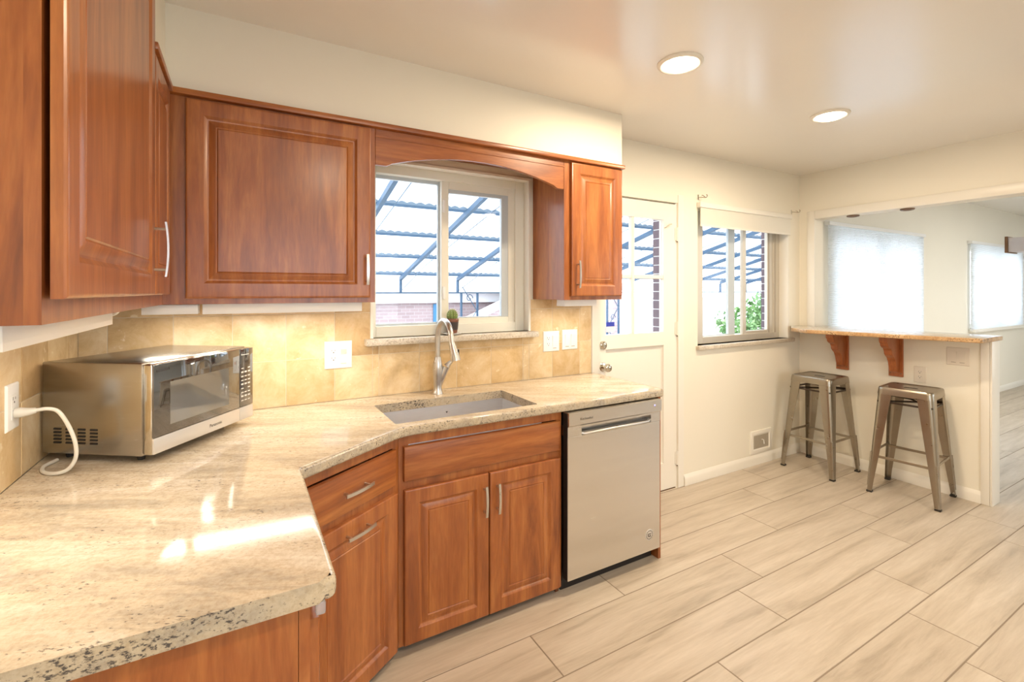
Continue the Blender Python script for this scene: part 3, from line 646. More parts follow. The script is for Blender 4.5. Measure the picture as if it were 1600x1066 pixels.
plate('outlet', 'white double plate with outlet and pinkish switch on the tiles left of the window', Fr((0.962, YT, 1.136), (1, 0, 0), (0, 0, 1), (0, -1, 0)), 0.126, 0.132, ['outlet', 'pink'])
plate('outlet', 'white double plate with outlet and rocker, left one of the pair under the narrow cabinet', Fr((2.204, YT, 1.136), (1, 0, 0), (0, 0, 1), (0, -1, 0)), 0.118, 0.124, ['outlet', 'rocker'])
plate('light_switch', 'white double rocker switch plate nearest the white door', Fr((2.345, YT, 1.140), (1, 0, 0), (0, 0, 1), (0, -1, 0)), 0.118, 0.124, ['rocker', 'rocker'], cat='switch')
plate('outlet', 'white outlet on the left wall at the photo edge with a plug in it', Fr((0.011, -0.612, 1.128), (0, 1, 0), (0, 0, 1), (1, 0, 0)), 0.078, 0.126, ['outlet'])
plate('outlet', 'small white outlet on the half wall beside the right corbel', Fr((XR, -0.872, 0.825), (0, -1, 0), (0, 0, 1), (-1, 0, 0)), 0.074, 0.118, ['outlet'], M_PLATE)
plate('light_switch', 'cream painted double switch plate on the half wall below the bar end', Fr((XR, -1.085, 0.985), (0, -1, 0), (0, 0, 1), (-1, 0, 0)), 0.125, 0.125, ['rocker', 'rocker'], M_PLATE, 'switch')
# power cord
c = thing('power_cord', 'pale grey power cord plugged into the left wall outlet, looping down to the counter', 'cord', (0.06, -0.60, CT1))
obj('plug', MB().tube([(0.0192, -0.612, 1.110), (0.03, -0.612, 1.110), (0.045, -0.611, 1.110), (0.062, -0.609, 1.112)], [0.013, 0.014, 0.011, 0.0075], 14), M_CORD, c)
ctl = [(0.060, -0.609, 1.112), (0.085, -0.605, 1.112), (0.105, -0.600, 1.100), (0.125, -0.600, 1.06), (0.140, -0.600, 1.01), (0.142, -0.600, 0.965), (0.125, -0.595, 0.932), (0.095, -0.585, 0.921), (0.06, -0.55, 0.9195), (0.045, -0.49, 0.9195), (0.060, -0.435, 0.9195)]
def smooth(P, n=6):
    P = [Vector(p) for p in P]; out = []
    for i in range(len(P) - 1):
        a, b_, c_, d_ = P[max(i - 1, 0)], P[i], P[i + 1], P[min(i + 2, len(P) - 1)]
        for k in range(n):
            t = k / n; out.append(0.5 * ((2 * b_) + (c_ - a) * t + (2 * a - 5 * b_ + 4 * c_ - d_) * t * t + (3 * b_ - a - 3 * c_ + d_) * t ** 3))
    return out + [P[-1]]
obj('cable', MB().tube(smooth(ctl), 0.0052, 10), M_CORD, c)

# under-cabinet lights -----------------------------------------------------
def strip(label, lo, hi, power):
    r = thing('under_cabinet_light', label, 'light', ((lo[0] + hi[0]) / 2, (lo[1] + hi[1]) / 2, lo[2]), 'under-cabinet light strips')
    q, z_ = 0.0006, lo[2] - 0.010
    hb = MB().box(lo, (hi[0], hi[1], hi[2]), 0.004, 2)
    hb.box((lo[0] + q, lo[1] + q, z_), (hi[0] - q, lo[1] + 0.006, lo[2] + 0.006)); hb.box((lo[0] + q, hi[1] - 0.006, z_), (hi[0] - q, hi[1] - q, lo[2] + 0.006))
    hb.box((lo[0] + q, lo[1] + 0.006, z_), (lo[0] + 0.006, hi[1] - 0.006, lo[2] + 0.006)); hb.box((hi[0] - 0.006, lo[1] + 0.006, z_), (hi[0] - q, hi[1] - 0.006, lo[2] + 0.006))
    obj('housing', hb, M_WHITE, r)
    e = 0.012
    obj('diffuser', MB().box((lo[0] + e, lo[1] + e, lo[2] - 0.0025), (hi[0] - e, hi[1] - e, lo[2] + 0.001)), M_STRIP, r)
    return r
strip('long white light strip under the left wall cabinet', (0.185, -1.46, 1.366), (0.262, -0.80, 1.4065), STRIP_W * 1.0)
strip('short white light strip under the wide cabinet, by the tiled corner', (0.245, -0.285, 1.368), (0.415, -0.20, 1.394), STRIP_W * 0.25)
strip('long white light strip under the wide cabinet left of the window', (0.428, -0.285, 1.366), (1.015, -0.20, 1.409), STRIP_W * 0.9)
strip('short white light strip under the narrow cabinet right of the window', (2.13, -0.255, 1.368), (2.36, -0.175, 1.409), STRIP_W * 0.55)
hk = MB().tube(smooth([(0.20, -0.70, 1.403), (0.22, -0.66, 1.402), (0.235, -0.63, 1.396), (0.238, -0.61, 1.385), (0.225, -0.60, 1.374), (0.205, -0.60, 1.368)]), [0.003 + 0.007 * math.sin(math.pi * min(1, (i + 3) / 33.0)) for i in range(31)], 10, sx=0.6)
tag(obj('cable_clip', hk, M_WHITE), 'small curved white plastic clip under the left wall cabinet', 'clip')

# ------------------------------------------------------------------ windows
def rectframe(mb, x0, x1, z0, z1, y0, y1, w_, mat=0, bev=0.002):
    wl, wr, wb, wt = w_ if isinstance(w_, tuple) else (w_,) * 4
    mb.box((x0, y0, z0), (x0 + wl, y1, z1), bev, 1, mat=mat); mb.box((x1 - wr, y0, z0), (x1, y1, z1), bev, 1, mat=mat)
    mb.box((x0 + wl, y0, z0), (x1 - wr, y1, z0 + wb), bev, 1, mat=mat); mb.box((x0 + wl, y0, z1 - wt), (x1 - wr, y1, z1), bev, 1, mat=mat); return mb
def window(name, o): 
    e = bpy.data.objects.new(name, None); COL.objects.link(e); e.location = o; ORG[e.name] = Vector(o); e['kind'] = 'structure'; e.empty_display_size = 0.1; return e
w = window('window_1', (1.585, 0.07, W1[2]))
x0, x1, z0, z1 = W1
obj('window_frame', rectframe(MB(), x0, x1, z0, z1, 0.045, 0.12, (0.03, 0.062, 0.055, 0.05)), M_SASH, w)
obj('casing', MB().box((x0 - 0.012, -0.013, z0), (x0 + 0.004, 0.045, z1 + 0.012), 0.002, 1).box((x1 - 0.004, -0.013, z0), (x1 + 0.012, 0.045, z1 + 0.012), 0.002, 1).box((x0, -0.013, z1 - 0.004), (x1, 0.045, z1 + 0.012), 0.002, 1), M_TRIM, w)
s = obj('fixed_sash', rectframe(MB(), 1.150, 1.530, z0 + 0.052, z1 - 0.048, 0.088, 0.112, (0.012, 0.022, 0.014, 0.02)), M_LITEBLUE, w)
obj('pane', MB().box((1.160, 0.098, z0 + 0.06), (1.515, 0.102, z1 - 0.06)), M_GLASS, s)
s = obj('sliding_sash', rectframe(MB(), 1.518, 1.990, z0 + 0.050, z1 - 0.046, 0.058, 0.086, (0.042, 0.048, 0.036, 0.045)), M_SASH, w)
obj('inner_bead', rectframe(MB(), 1.559, 1.944, z0 + 0.086, z1 - 0.090, 0.062, 0.088, (0.004, 0.046, 0.006, 0.022)), M_LITEBLUE, s)
obj('pane', MB().box((1.56, 0.070, z0 + 0.087), (1.944, 0.074, z1 - 0.092)), M_GLASS, s)
for z in (1.40, 1.88): obj('sash_latch', MB().box((1.524, 0.048, z), (1.538, 0.058, z + 0.07), 0.002, 1), M_WHITE, s)
obj('window_sill', MB().box((1.085, -0.060, 1.172), (2.088, 0.045, z0), 0.006, 2), M_SILL, w)
# window 2
w = window('window_2', (4.145, 0.07, W2[2])); x0, x1, z0, z1 = W2
obj('window_frame', rectframe(MB(), x0, x1, z0, z1, 0.075, 0.155, (0.155, 0.082, 0.05, 0.05)), M_ALU, w)
s = obj('fixed_sash', rectframe(MB(), 3.705, 4.168, z0 + 0.045, z1 - 0.045, 0.118, 0.142, (0.02, 0.085, 0.012, 0.02)), M_LITEBLUE, w)
obj('pane', MB().box((3.715, 0.129, z0 + 0.055), (4.085, 0.133, z1 - 0.06)), M_GLASS, s)
s = obj('sliding_sash', rectframe(MB(), 4.228, 4.655, z0 + 0.045, z1 - 0.045, 0.085, 0.112, (0.046, 0.083, 0.03, 0.03)), M_ALU, w)
obj('pane', MB().box((4.265, 0.096, z0 + 0.072), (4.58, 0.10, z1 - 0.07)), M_GLASS, s)
s = obj('weather_strip', MB().box((4.585, 0.080, z0 + 0.05), (4.600, 0.086, z1 - 0.05), 0.001, 1).box((4.655, 0.069, z0 + 0.05), (4.675, 0.076, z1 - 0.05), 0.001, 1), M_VENTG, w)
obj('window_sill', MB().box((x0 - 0.02, -0.030, z0 - 0.032), (x1 + 0.065, 0.075, z0), 0.005, 2), M_SILL, w)
obj('reveal_lining', MB().box((x1 - 0.006, -0.004, z0), (x1 + 0.018, 0.075, z1), 0.002, 1), M_TRIM, w)
# roller shade on window 2
r = thing('roller_shade', 'cream roller shade drawn up at the top of the window beside the white door', 'shade', (4.15, -0.02, 1.945))
obj('headrail', MB().box((x0 - 0.012, -0.036, 2.075), (x1 + 0.012, -0.001, 2.115), 0.004, 2), M_TRIM, r)
obj('fabric', MB().box((x0 + 0.002, -0.026, 1.945), (x1 - 0.002, -0.022, 2.075)), M_SHADE, r)
obj('hem_bar', MB().box((x0 + 0.002, -0.030, 1.933), (x1 - 0.002, -0.018, 1.947), 0.003, 2), M_TRIM, r)
def bracket(x, z, label):
    o = obj('curtain_rod_bracket', MB().box((x - 0.006, -0.003, z - 0.02), (x + 0.006, 0.0, z + 0.02), 0.001, 1).tube(smooth([(x, -0.002, z), (x + 0.01, -0.03, z - 0.004), (x + 0.02, -0.055, z - 0.008), (x + 0.026, -0.062, z + 0.004), (x + 0.022, -0.058, z + 0.014)]), 0.0035, 8).tube([(x + 0.018, -0.052, z - 0.008), (x - 0.01, -0.05, z + 0.006), (x - 0.022, -0.05, z + 0.004)], 0.003, 8), M_CHROME)
    tag(o, label, 'bracket', 'curtain rod brackets')
bracket(3.56, 2.155, 'small metal curtain rod bracket above the left end of the roller shade')
bracket(4.79, 2.145, 'small metal curtain rod bracket above the right end of the roller shade')

# ------------------------------------------------------------------ door 1
d = window('door_1', (2.96, 0.02, 0)); x0, x1 = 2.606, 3.318
gx0, gx1, gz0, gz1 = 2.652, 3.196, 1.150, 1.958
b = MB(); wallboxes(b, 'X', x0, x1, 0.010, 2.078, 0.004, 0.046, [(gx0, gx1, gz0, gz1), (gx0, gx1, 0.20, 1.055)])
slb = obj('door_slab', b, M_TRIM, d)
b = MB(); Fd = Fr((0, 0.010, 0), (1, 0, 0), (0, 0, 1), (0, -1, 0)); b.rings(gx0, 0.20, gx1, 1.055, [(0, -0.03), (0, 0.0), (0.004, -0.008), (0.012, -0.012), (0.02, -0.012)], Fd); obj('lower_panel', b, M_TRIM, slb)
b = MB(); mx = 2.905; mz = 1.545; b.box((mx - 0.014, 0.008, gz0), (mx + 0.014, 0.042, gz1), 0.003, 1); b.box((gx0, 0.0095, mz - 0.014), (mx - 0.014, 0.0405, mz + 0.014), 0.003, 1); b.box((mx + 0.014, 0.0095, mz - 0.014), (gx1, 0.0405, mz + 0.014), 0.003, 1); obj('muntins', b, M_TRIM, slb)
for (a0, a1) in ((gx0, mx - 0.012), (mx + 0.012, gx1)):
    for (c0, c1) in ((gz0, mz - 0.012), (mz + 0.012, gz1)): pn = obj('pane', MB().box((a0, 0.023, c0), (a1, 0.027, c1)), M_GLASS, slb)
obj('door_sticker', MB().box((2.675, 0.0205, 1.168), (2.745, 0.0222, 1.205)).box((2.675, 0.0205, 1.205), (2.745, 0.0222, 1.235), mat=1), [M_WHITE, M_BLUE], slb)
def knob(name, z, big):
    F = Fr((2.628, 0.004, z), (1, 0, 0), (0, 0, 1), (0, -1, 0))
    pr = [(0.030, 0), (0.030, 0.004), (0.026, 0.008), (0.012, 0.010), (0.011, 0.028), (0.016, 0.034), (0.025, 0.042), (0.0275, 0.052), (0.024, 0.062), (0.014, 0.067), (0.002, 0.068)] if big else [(0.029, 0), (0.029, 0.006), (0.026, 0.012), (0.020, 0.015), (0.010, 0.016), (0.009, 0.014), (0.001, 0.014)]
    obj(name, MB().lathe(pr, F=F, n=28), M_CHROME, slb)
knob('door_knob', 0.942, True); knob('deadbolt', 1.085, False)
for z in (1.86, 1.17, 0.22):
    obj('hinge', MB().tube([(3.327, -0.004, z - 0.05), (3.327, -0.004, z + 0.05)], 0.006, 10).box((3.312, -0.001, z - 0.045), (3.340, 0.003, z + 0.045)).tube([(3.327, -0.004, z - 0.058), (3.327, -0.004, z - 0.052)], 0.0045, 8, mat=1), [M_TRIM, M_BRONZE], d)
obj('jamb', MB().box((2.586, 0.0, 0.0), (2.603, 0.16, 2.087)).box((3.321, 0.006, 0.0), (3.334, 0.16, 2.087)).box((2.603, 0.048, 2.079), (3.321, 0.16, 2.087)), M_TRIM, d)
obj('threshold', MB().box((2.603, 0.004, 0.0), (3.321, 0.155, 0.006), 0.002, 1), M_BRONZE, d)
obj('stop_hook', MB().tube([(3.205, 0.004, 1.90), (3.21, -0.012, 1.905), (3.235, -0.014, 1.925), (3.262, -0.012, 1.93)], 0.0035, 8), M_ALU, slb)
struct('trim_3', MB().box((2.524, -0.014, 0.0), (2.584, 0.0, 2.098), 0.003, 1), M_TRIM)
struct('trim_4', MB().box((3.337, -0.006, 0.0), (3.398, 0.0, 2.15), 0.002, 1), M_TRIM)

# vent
r = thing('wall_vent', 'square beige wall vent with a small lever, low on the wall near the left stool', 'vent', (4.335, -0.001, 0.09))
obj('frame', MB().rings(4.195, 0.092, 4.482, 0.280, [(0, 0), (0, 0.006), (0.004, 0.009), (0.03, 0.011), (0.036, 0.006)], Fr((0, 0, 0), (1, 0, 0), (0, 0, 1), (0, -1, 0))), M_TRIM, r)
g = MB()
for i in range(20): g.box((4.238 + i * 0.0102, 0.132, 0.0062), (4.244 + i * 0.0102, 0.240, 0.0085), F=Fr((0, 0, 0), (1, 0, 0), (0, 0, 1), (0, -1, 0)))
obj('grille', g, M_VENTG, r)
obj('lever', MB().tube([(4.345, -0.008, 0.20), (4.350, -0.022, 0.198), (4.353, -0.024, 0.165)], 0.004, 8), M_WHITE, r)

# ceiling lights -----------------------------------------------------------
def downlight(x, y, label):
    r = thing('recessed_ceiling_light', label, 'light', (x, y, ZC - 0.02), 'recessed ceiling lights')
    F = Fr((x, y, ZC), (1, 0, 0), (0, -1, 0), (0, 0, -1))
    obj('trim_ring', MB().lathe([(0.100, 0.0), (0.100, 0.004), (0.096, 0.009), (0.086, 0.012), (0.080, 0.010), (0.076, 0.006), (0.076, 0.0)], F=F, n=48), M_BRONZE if False else M_TRIM, r)
    obj('lens', MB().lathe([(0.072, 0.004), (0.070, 0.014), (0.060, 0.020), (0.030, 0.024), (0.001, 0.025)], F=F, n=40), M_LENS, r)
    lamp('ceiling_lamp', 'AREA', (x, y, ZC - 0.030), CEIL_W, WARM, 0.13)
downlight(2.285, -0.925, 'round lit ceiling light nearest the cabinet soffit, over the dishwasher')
downlight(3.560, -0.925, 'round lit ceiling light farther right, toward the bar opening')
downlight(1.2, -2.6, 'round lit ceiling light behind the camera on the sink side')
downlight(3.4, -3.0, 'round lit ceiling light behind the camera on the bar side')
# bronze lights under the header of the bar opening
for i, y in enumerate((-0.40, -0.77)):
    o = obj('puck_light', MB().lathe([(0.045, 0), (0.045, 0.008), (0.038, 0.012), (0.028, 0.012), (0.026, 0.007)], F=Fr((4.985, y, 2.075), (1, 0, 0), (0, -1, 0), (0, 0, -1)), n=32), M_BRONZE)
    tag(o, ('left' if i == 0 else 'right') + ' one of the two small bronze disc lights under the opening header', 'light', 'disc lights under the header')

# ------------------------------------------------------------------ bar counter, corbels, stools
bo = [(4.46, -0.30), (4.70, -1.272), (5.085, -1.272), (5.085, -0.137), (4.902, -0.137), (4.902, -0.006), (4.77, -0.006), (4.555, -0.135)]
bo = rounded(bo, {1: 0.02, 2: 0.02, 0: 0.02}, 0)
slab('bar_counter', bo, None, 1.106, 1.136, 0.006, [M_GRAN, M_BAR], 'granite bar top resting on the half wall above the two stools', 'countertop', lambda v: v.x < 4.75 or v.y < -1.2)
def corbel(y, label):
    r = thing('corbel', label, 'corbel', (XR - 0.05, y, 0.79), 'bar corbels')
    obj('back_plate', MB().box((XR - 0.016, y - 0.046, 0.790), (XR, y + 0.046, 1.104), 0.002, 1), M_CORB, r)
    pr = [(0.0, 0.835), (0.02, 0.822), (0.036, 0.832), (0.050, 0.865), (0.062, 0.905), (0.080, 0.935), (0.108, 0.955), (0.122, 0.968), (0.126, 0.990), (0.140, 1.010), (0.168, 1.022), (0.184, 1.034), (0.188, 1.050), (0.200, 1.058), (0.206, 1.068), (0.206, 1.104), (0.0, 1.104)]
    obj('scroll_arm', MB().prism(pr, -0.026, 0.026, 0.002, F=Fr((XR - 0.016, y, 0), (-1, 0, 0), (0, 0, 1), (0, 1, 0)), seg=1), M_CORB, r)
    for s in (-0.034, 0.034): obj('screw', MB().lathe([(0.005, 0), (0.005, 0.002), (0.001, 0.0025)], F=Fr((XR - 0.016, y + s, 0.815), (0, 1, 0), (0, 0, 1), (-1, 0, 0)), n=12), M_BRONZE, r)
corbel(-0.355, 'left carved cherry corbel under the bar, nearer the window wall')
corbel(-0.726, 'right carved cherry corbel under the bar, beside the outlet')

def make_stool(x, y, label):
    H = 0.76; r = thing('bar_stool', label, 'stool', (0, 0, 0), 'metal bar stools')
    def rr(h, rad, z, n=6):
        out = []
        for cx, cy, a0 in ((h - rad, h - rad, 0), (-h + rad, h - rad, 90), (-h + rad, -h + rad, 180), (h - rad, -h + rad, 270)):
            for k in range(n + 1):
                q = R(a0 + 90 * k / n); out.append((cx + rad * math.cos(q), cy + rad * math.sin(q), z))
        return out
    loops = [rr(0.158, 0.035, H - 0.052), rr(0.155, 0.035, H - 0.020), rr(0.153, 0.036, H - 0.006), rr(0.149, 0.035, H - 0.001), rr(0.145, 0.034, H), rr(0.140, 0.032, H - 0.001), rr(0.136, 0.03, H - 0.005), rr(0.06, 0.03, H - 0.007), rr(0.01, 0.005, H - 0.007)]
    N = len(loops[0]); vs_ = [p for l in loops for p in l]; fs = []
    for i in range(len(loops) - 1):
        for k in range(N): fs.append((i * N + k, i * N + (k + 1) % N, (i + 1) * N + (k + 1) % N, (i + 1) * N + k))
    fs.append(tuple(range((len(loops) - 1) * N, len(loops) * N)))
    inner = [(p[0] * 0.985, p[1] * 0.985, p[2] - 0.0015) for l in loops for p in l]; k0 = len(vs_)
    fs += [tuple(reversed([i + k0 for i in f])) for f in fs]; vs_ += inner
    for k in range(N): fs.append((k, k + k0, (k + 1) % N + k0, (k + 1) % N))
    st = obj('seat', MB().add(vs_, fs), M_GUN, r)
    obj('hand_slot', MB().prism(rounded([(-0.012, -0.04), (0.012, -0.04), (0.012, 0.04), (-0.012, 0.04)], {0: 0.012, 1: 0.012, 2: 0.012, 3: 0.012}, 0), H - 0.0075, H - 0.006), M_BLACK, st)
    for sx in (-1, 1):
        for sy in (-1, 1):
            vs_, fs = [], []; L = 10; sec = 0
            for i in range(L + 1):
                t = i / L; z = (H - 0.03) * (1 - t); C = 0.1535 + (0.203 - 0.1535) * t; w_ = 0.086 + (0.030 - 0.086) * min(1, t * 1.03); rad = 0.030 + (0.011 - 0.030) * t
                pts = [(C - w_, C)]
                for k in range(6):
                    q = R(90 - 90 * k / 5); pts.append((C - rad + rad * math.cos(q), C - rad + rad * math.sin(q)))
                pts.append((C, C - w_))
                th_ = 0.0025; ins = [(px - th_ * (0.3 if j == 0 else 1), py - th_ * (0.3 if j == len(pts) - 1 else 1)) for j, (px, py) in enumerate(pts)]
                ring = pts + ins[::-1]; sec = len(ring)
                vs_ += [(sx * px, sy * py, z) for px, py in ring]
            for i in range(L):
                for k in range(sec): fs.append((i * sec + k, i * sec + (k + 1) % sec, (i + 1) * sec + (k + 1) % sec, (i + 1) * sec + k))
            fs.append(tuple(range(sec))); fs.append(tuple(L * sec + k for k in range(sec)))
            lg = obj('leg', MB().add(vs_, fs), M_GUN, r)
            obj('rib', MB().tube([(sx * 0.1795, sy * 0.1795, 0.29), (sx * 0.196, sy * 0.196, 0.05)], [0.007, 0.0055], 8), M_GUN, lg)
            obj('foot_cap', MB().box((sx * 0.1875 - 0.017, sy * 0.1875 - 0.017, 0), (sx * 0.1875 + 0.017, sy * 0.1875 + 0.017, 0.014), 0.003, 1), M_RUB, lg)
    zr = 0.285; h = 0.178
    for s in (-1, 1):
        obj('crossbar', MB().box((-h, s * h - 0.003, zr - 0.009), (h, s * h + 0.003, zr + 0.009), 0.001, 1), M_GUN, r)
        obj('crossbar', MB().box((s * h - 0.003, -h, zr - 0.030), (s * h + 0.003, h, zr - 0.012), 0.001, 1), M_GUN, r)
    zb = H - 0.105; hb = 0.150
    for s in (-1, 1): obj('brace', MB().tube([(-hb, -s * hb, zb), (0, 0, zb + 0.02 * (s > 0)), (hb, s * hb, zb)], 0.006, 8), M_GUND, r)
    fr = MB()
    for s in (-1, 1): fr.box((-hb, s * hb - 0.004, zb - 0.006), (hb, s * hb + 0.004, zb + 0.006)); fr.box((s * hb - 0.004, -hb, zb - 0.006), (s * hb + 0.004, hb, zb + 0.006))
    obj('brace_ring', fr, M_GUND, r)
    r.location = (x, y, 0)
    return r
s1 = make_stool(4.640, -0.315, 'raw metal bar stool nearer the window wall, left of the pair')
s2 = copy_tree(s1); s2.location = (4.690, -0.900, 0); s2.rotation_euler = (0, 0, R(6.0)); s2['label'] = 'raw metal bar stool nearer the open passage, right of the pair'

# ------------------------------------------------------------------ sill things
pc = thing('potted_cactus', 'tiny round cactus in a brown pot on the sink window sill', 'plant', (1.555, -0.012, W1[2] + 0.011))
FC = Fr((1.552, -0.012, W1[2] + 0.011), (1, 0, 0), (0, 1, 0), (0, 0, 1))
pot = obj('pot', MB().lathe([(0.026, 0), (0.028, 0.004), (0.034, 0.062), (0.036, 0.064), (0.036, 0.078), (0.031, 0.079), (0.030, 0.068), (0.001, 0.066)], F=FC, n=28), M_POT, pc)
obj('glaze_band', MB().lathe([(0.0303, 0.018), (0.0312, 0.018), (0.0352, 0.060), (0.0340, 0.060)], F=FC, n=28), M_POTB, pot)
vs_, fs = [], []; nk = 48; nl = 14
for i in range(nl + 1):
    q = math.pi * i / nl * 0.92 + 0.02; 
    for k in range(nk):
        p_ = 2 * math.pi * k / nk; rad = 0.028 * (1 + 0.09 * math.cos(12 * p_)); vs_.append((rad * math.sin(q) * math.cos(p_), rad * math.sin(q) * math.sin(p_), 0.094 + 0.034 * math.cos(q)))
for i in range(nl):
    for k in range(nk): fs.append((i * nk + k, i * nk + (k + 1) % nk, (i + 1) * nk + (k + 1) % nk, (i + 1) * nk + k))
fs.append(tuple(range(nk)))
ca = obj('cactus', MB().add(vs_, fs, FC), M_CAC, pc)
sp = MB()
for k in range(12):
    for i in range(5):
        p_ = 2 * math.pi * k / 12; q = 0.3 + 0.3 * i; n_ = Vector((math.sin(q) * math.cos(p_), math.sin(q) * math.sin(p_), math.cos(q))); b0 = Vector((0.030 * n_.x, 0.030 * n_.y, 0.094 + 0.034 * n_.z))
        sp.tube([FC(b0), FC(b0 + n_ * 0.008)], [0.0012, 0.0003], 4)
obj('spines', sp, M_SPINE, ca)['kind'] = 'stuff'
tag(obj('saucer', MB().lathe([(0.025, 0), (0.028, 0.001), (0.052, 0.009), (0.0525, 0.0105), (0.050, 0.011), (0.030, 0.0095), (0.001, 0.0095)], F=Fr((1.552, -0.012, W1[2]), (1, 0, 0), (0, 1, 0), (0, 0, 1)), n=36), M_PORC), 'small white saucer under the cactus pot on the window sill', 'saucer')

# ------------------------------------------------------------------ dining room: blinds, chandelier
def blind(label, x0, x1, z0, z1, split):
    r = thing('window_blind', label, 'blind', ((x0 + x1) / 2, -0.03, z0), 'white window blinds')
    vs_, fs = [], []; n = int((z1 - z0) / 0.0125)
    for i in range(n * 2 + 1):
        z = z0 + (z1 - z0) * i / (n * 2); y = -0.030 - (0.008 if i % 2 else 0.0)
        vs_ += [(x0 + 0.01, y, z), (x1 - 0.01, y, z)]
    for i in range(n * 2): fs.append((2 * i, 2 * i + 1, 2 * i + 3, 2 * i + 2))
    k = len(vs_); vs_ += [(p[0], p[1] + 0.0015, p[2]) for p in vs_]; fs += [tuple(i + k for i in f[::-1]) for f in fs]
    obj('blind_fabric', MB().add(vs_, fs), M_BLIND, r, sharp=10)
    obj('headrail', MB().box((x0, -0.052, z1), (x1, -0.001, z1 + 0.035), 0.003, 1), M_WHITE, r)
    obj('bottom_rail', MB().box((x0 + 0.005, -0.045, z0 - 0.016), (x1 - 0.005, -0.022, z0), 0.003, 1), M_WHITE, r)
blind('large white blind in the next room, just behind the bar top', 5.325, 7.405, 0.075, 2.065, 0.5)
blind('white blind in the next room farther right, above a sill', 8.79, 10.89, 0.935, 2.065, 0.5)
for nme, (x0, x1, z0, z1) in (('window_3', W3), ('window_4', W4)):
    w = window(nme, ((x0 + x1) / 2, 0.08, z0)); xm = (x0 + x1) / 2
    obj('window_frame', rectframe(MB(), x0, x1, z0, z1, 0.07, 0.13, 0.05).box((xm - 0.03, 0.075, z0 + 0.05), (xm + 0.03, 0.125, z1 - 0.05)), M_SASH, w)
    obj('pane', MB().box((x0 + 0.04, 0.098, z0 + 0.04), (x1 - 0.04, 0.102, z1 - 0.04)), M_GLASS, w)
    if nme == 'window_4': obj('window_sill', MB().box((x0 - 0.06, -0.07, z0 - 0.04), (x1 + 0.06, 0.07, z0), 0.004, 1), M_TRIM, w)
h = thing('chandelier', 'rectangular grey fabric chandelier with a bronze end plate hanging in the next room', 'lamp', (6.6, -1.20, 1.79))
obj('lamp_shade', MB().box((6.48, -1.62, 1.795), (6.72, -0.95, 1.918), 0.002, 1), M_SHADEL, h)
for y in (-1.63, -0.94): obj('end_plate', MB().box((6.47, y - 0.01, 1.785), (6.73, y + 0.01, 1.93), 0.002, 1), M_BRONZE, h)
for y in (-1.45, -1.05): obj('hanging_rod', MB().tube([(6.6, y, 1.915), (6.6, y, ZD - 0.02)], 0.006, 10), M_NICKEL, h)
obj('ceiling_canopy', MB().box((6.54, -1.5, ZD - 0.025), (6.66, -1.0, ZD), 0.003, 1), M_NICKEL, h)
lamp('dining_lamp', 'AREA', (8.2, -2.4, ZD - 0.03), 60.0, (1.0, 0.98, 0.94), 0.3)
o = obj('recessed_ceiling_light', MB().lathe([(0.17, 0), (0.17, 0.012), (0.15, 0.018), (0.001, 0.02)], F=Fr((8.2, -2.4, ZD), (1, 0, 0), (0, -1, 0), (0, 0, -1)), n=40), M_LENS); tag(o, 'flat round ceiling lamp in the middle of the next room', 'light')

# ------------------------------------------------------------------ unseen windows behind the camera, added to let daylight in
for nme, (x0, x1, z0, z1) in (('added_window_5', (0.25, 2.75, 0.95, 2.20)), ('added_window_7', (6.0, 8.2, 0.8, 2.1)), ('added_window_8', (9.0, 11.0, 0.8, 2.1))):
    w = window(nme, ((x0 + x1) / 2, YF - 0.08, z0)); xm = (x0 + x1) / 2
    obj('window_frame', rectframe(MB(), x0, x1, z0, z1, YF - 0.11, YF - 0.05, 0.05).box((xm - 0.025, YF - 0.1, z0 + 0.05), (xm + 0.025, YF - 0.06, z1 - 0.05)), M_SASH, w)
    obj('pane', MB().box((x0 + 0.04, YF - 0.082, z0 + 0.04), (x1 - 0.04, YF - 0.078, z1 - 0.04)), M_GLASS, w)

# ------------------------------------------------------------------ outdoors
struct('ground', MB().box((-14, -22, -0.66), (30, 22, -0.60)), M_GROUND)
# brick veneer ends seen at the door and window reveals
def brick_end(name, x, z0, z1):
    b = MB(); b.box((x, 0.163, z0), (x + 0.09, 0.235, z1), mat=1); z = z0 + 0.004
    while z + 0.061 < z1:
        b.box((x - 0.004, 0.165, z), (x + 0.088, 0.240, z + 0.061), 0.002, 1); z += 0.068
    return struct(name, b, [M_BRICKD, M_MORT])
brick_end('wall_brick_door', 3.338, -0.6, 2.25); brick_end('wall_brick_window', 4.728, 0.9, 2.25)
# patio cover
pt = thing('patio_cover', 'white corrugated patio cover on blue grey steel rafters outside the sink window', 'patio cover', (4.0, 1.8, -0.60))
SL = 0.261; Y0, Y1, ZE = 0.26, 3.2, 1.578
zr = lambda y: ZE + SL * (Y1 - y)
xa, xb = -2.4, 11.0
vs_, fs = [], []; nx = int((xb - xa) / 0.0115); amp = 0.011
ysr = [Y0, 0.66, 1.28, 1.90, 2.52, Y1 + 0.08]
for j, y in enumerate(ysr):
    for i in range(nx + 1):
        x = xa + (xb - xa) * i / nx; vs_.append((x, y, zr(y) + 0.106 + amp * math.sin(2 * math.pi * x / 0.076)))
for j in range(len(ysr) - 1):
    for i in range(nx): k = j * (nx + 1) + i; fs.append((k, k + 1, k + nx + 2, k + nx + 1))
k = len(vs_); vs_ += [(p[0], p[1], p[2] + 0.002) for p in vs_]; fs += [tuple(i + k for i in f[::-1]) for f in fs]
obj('roof_sheet', MB().add(vs_, fs), M_ROOF, pt, sharp=80)
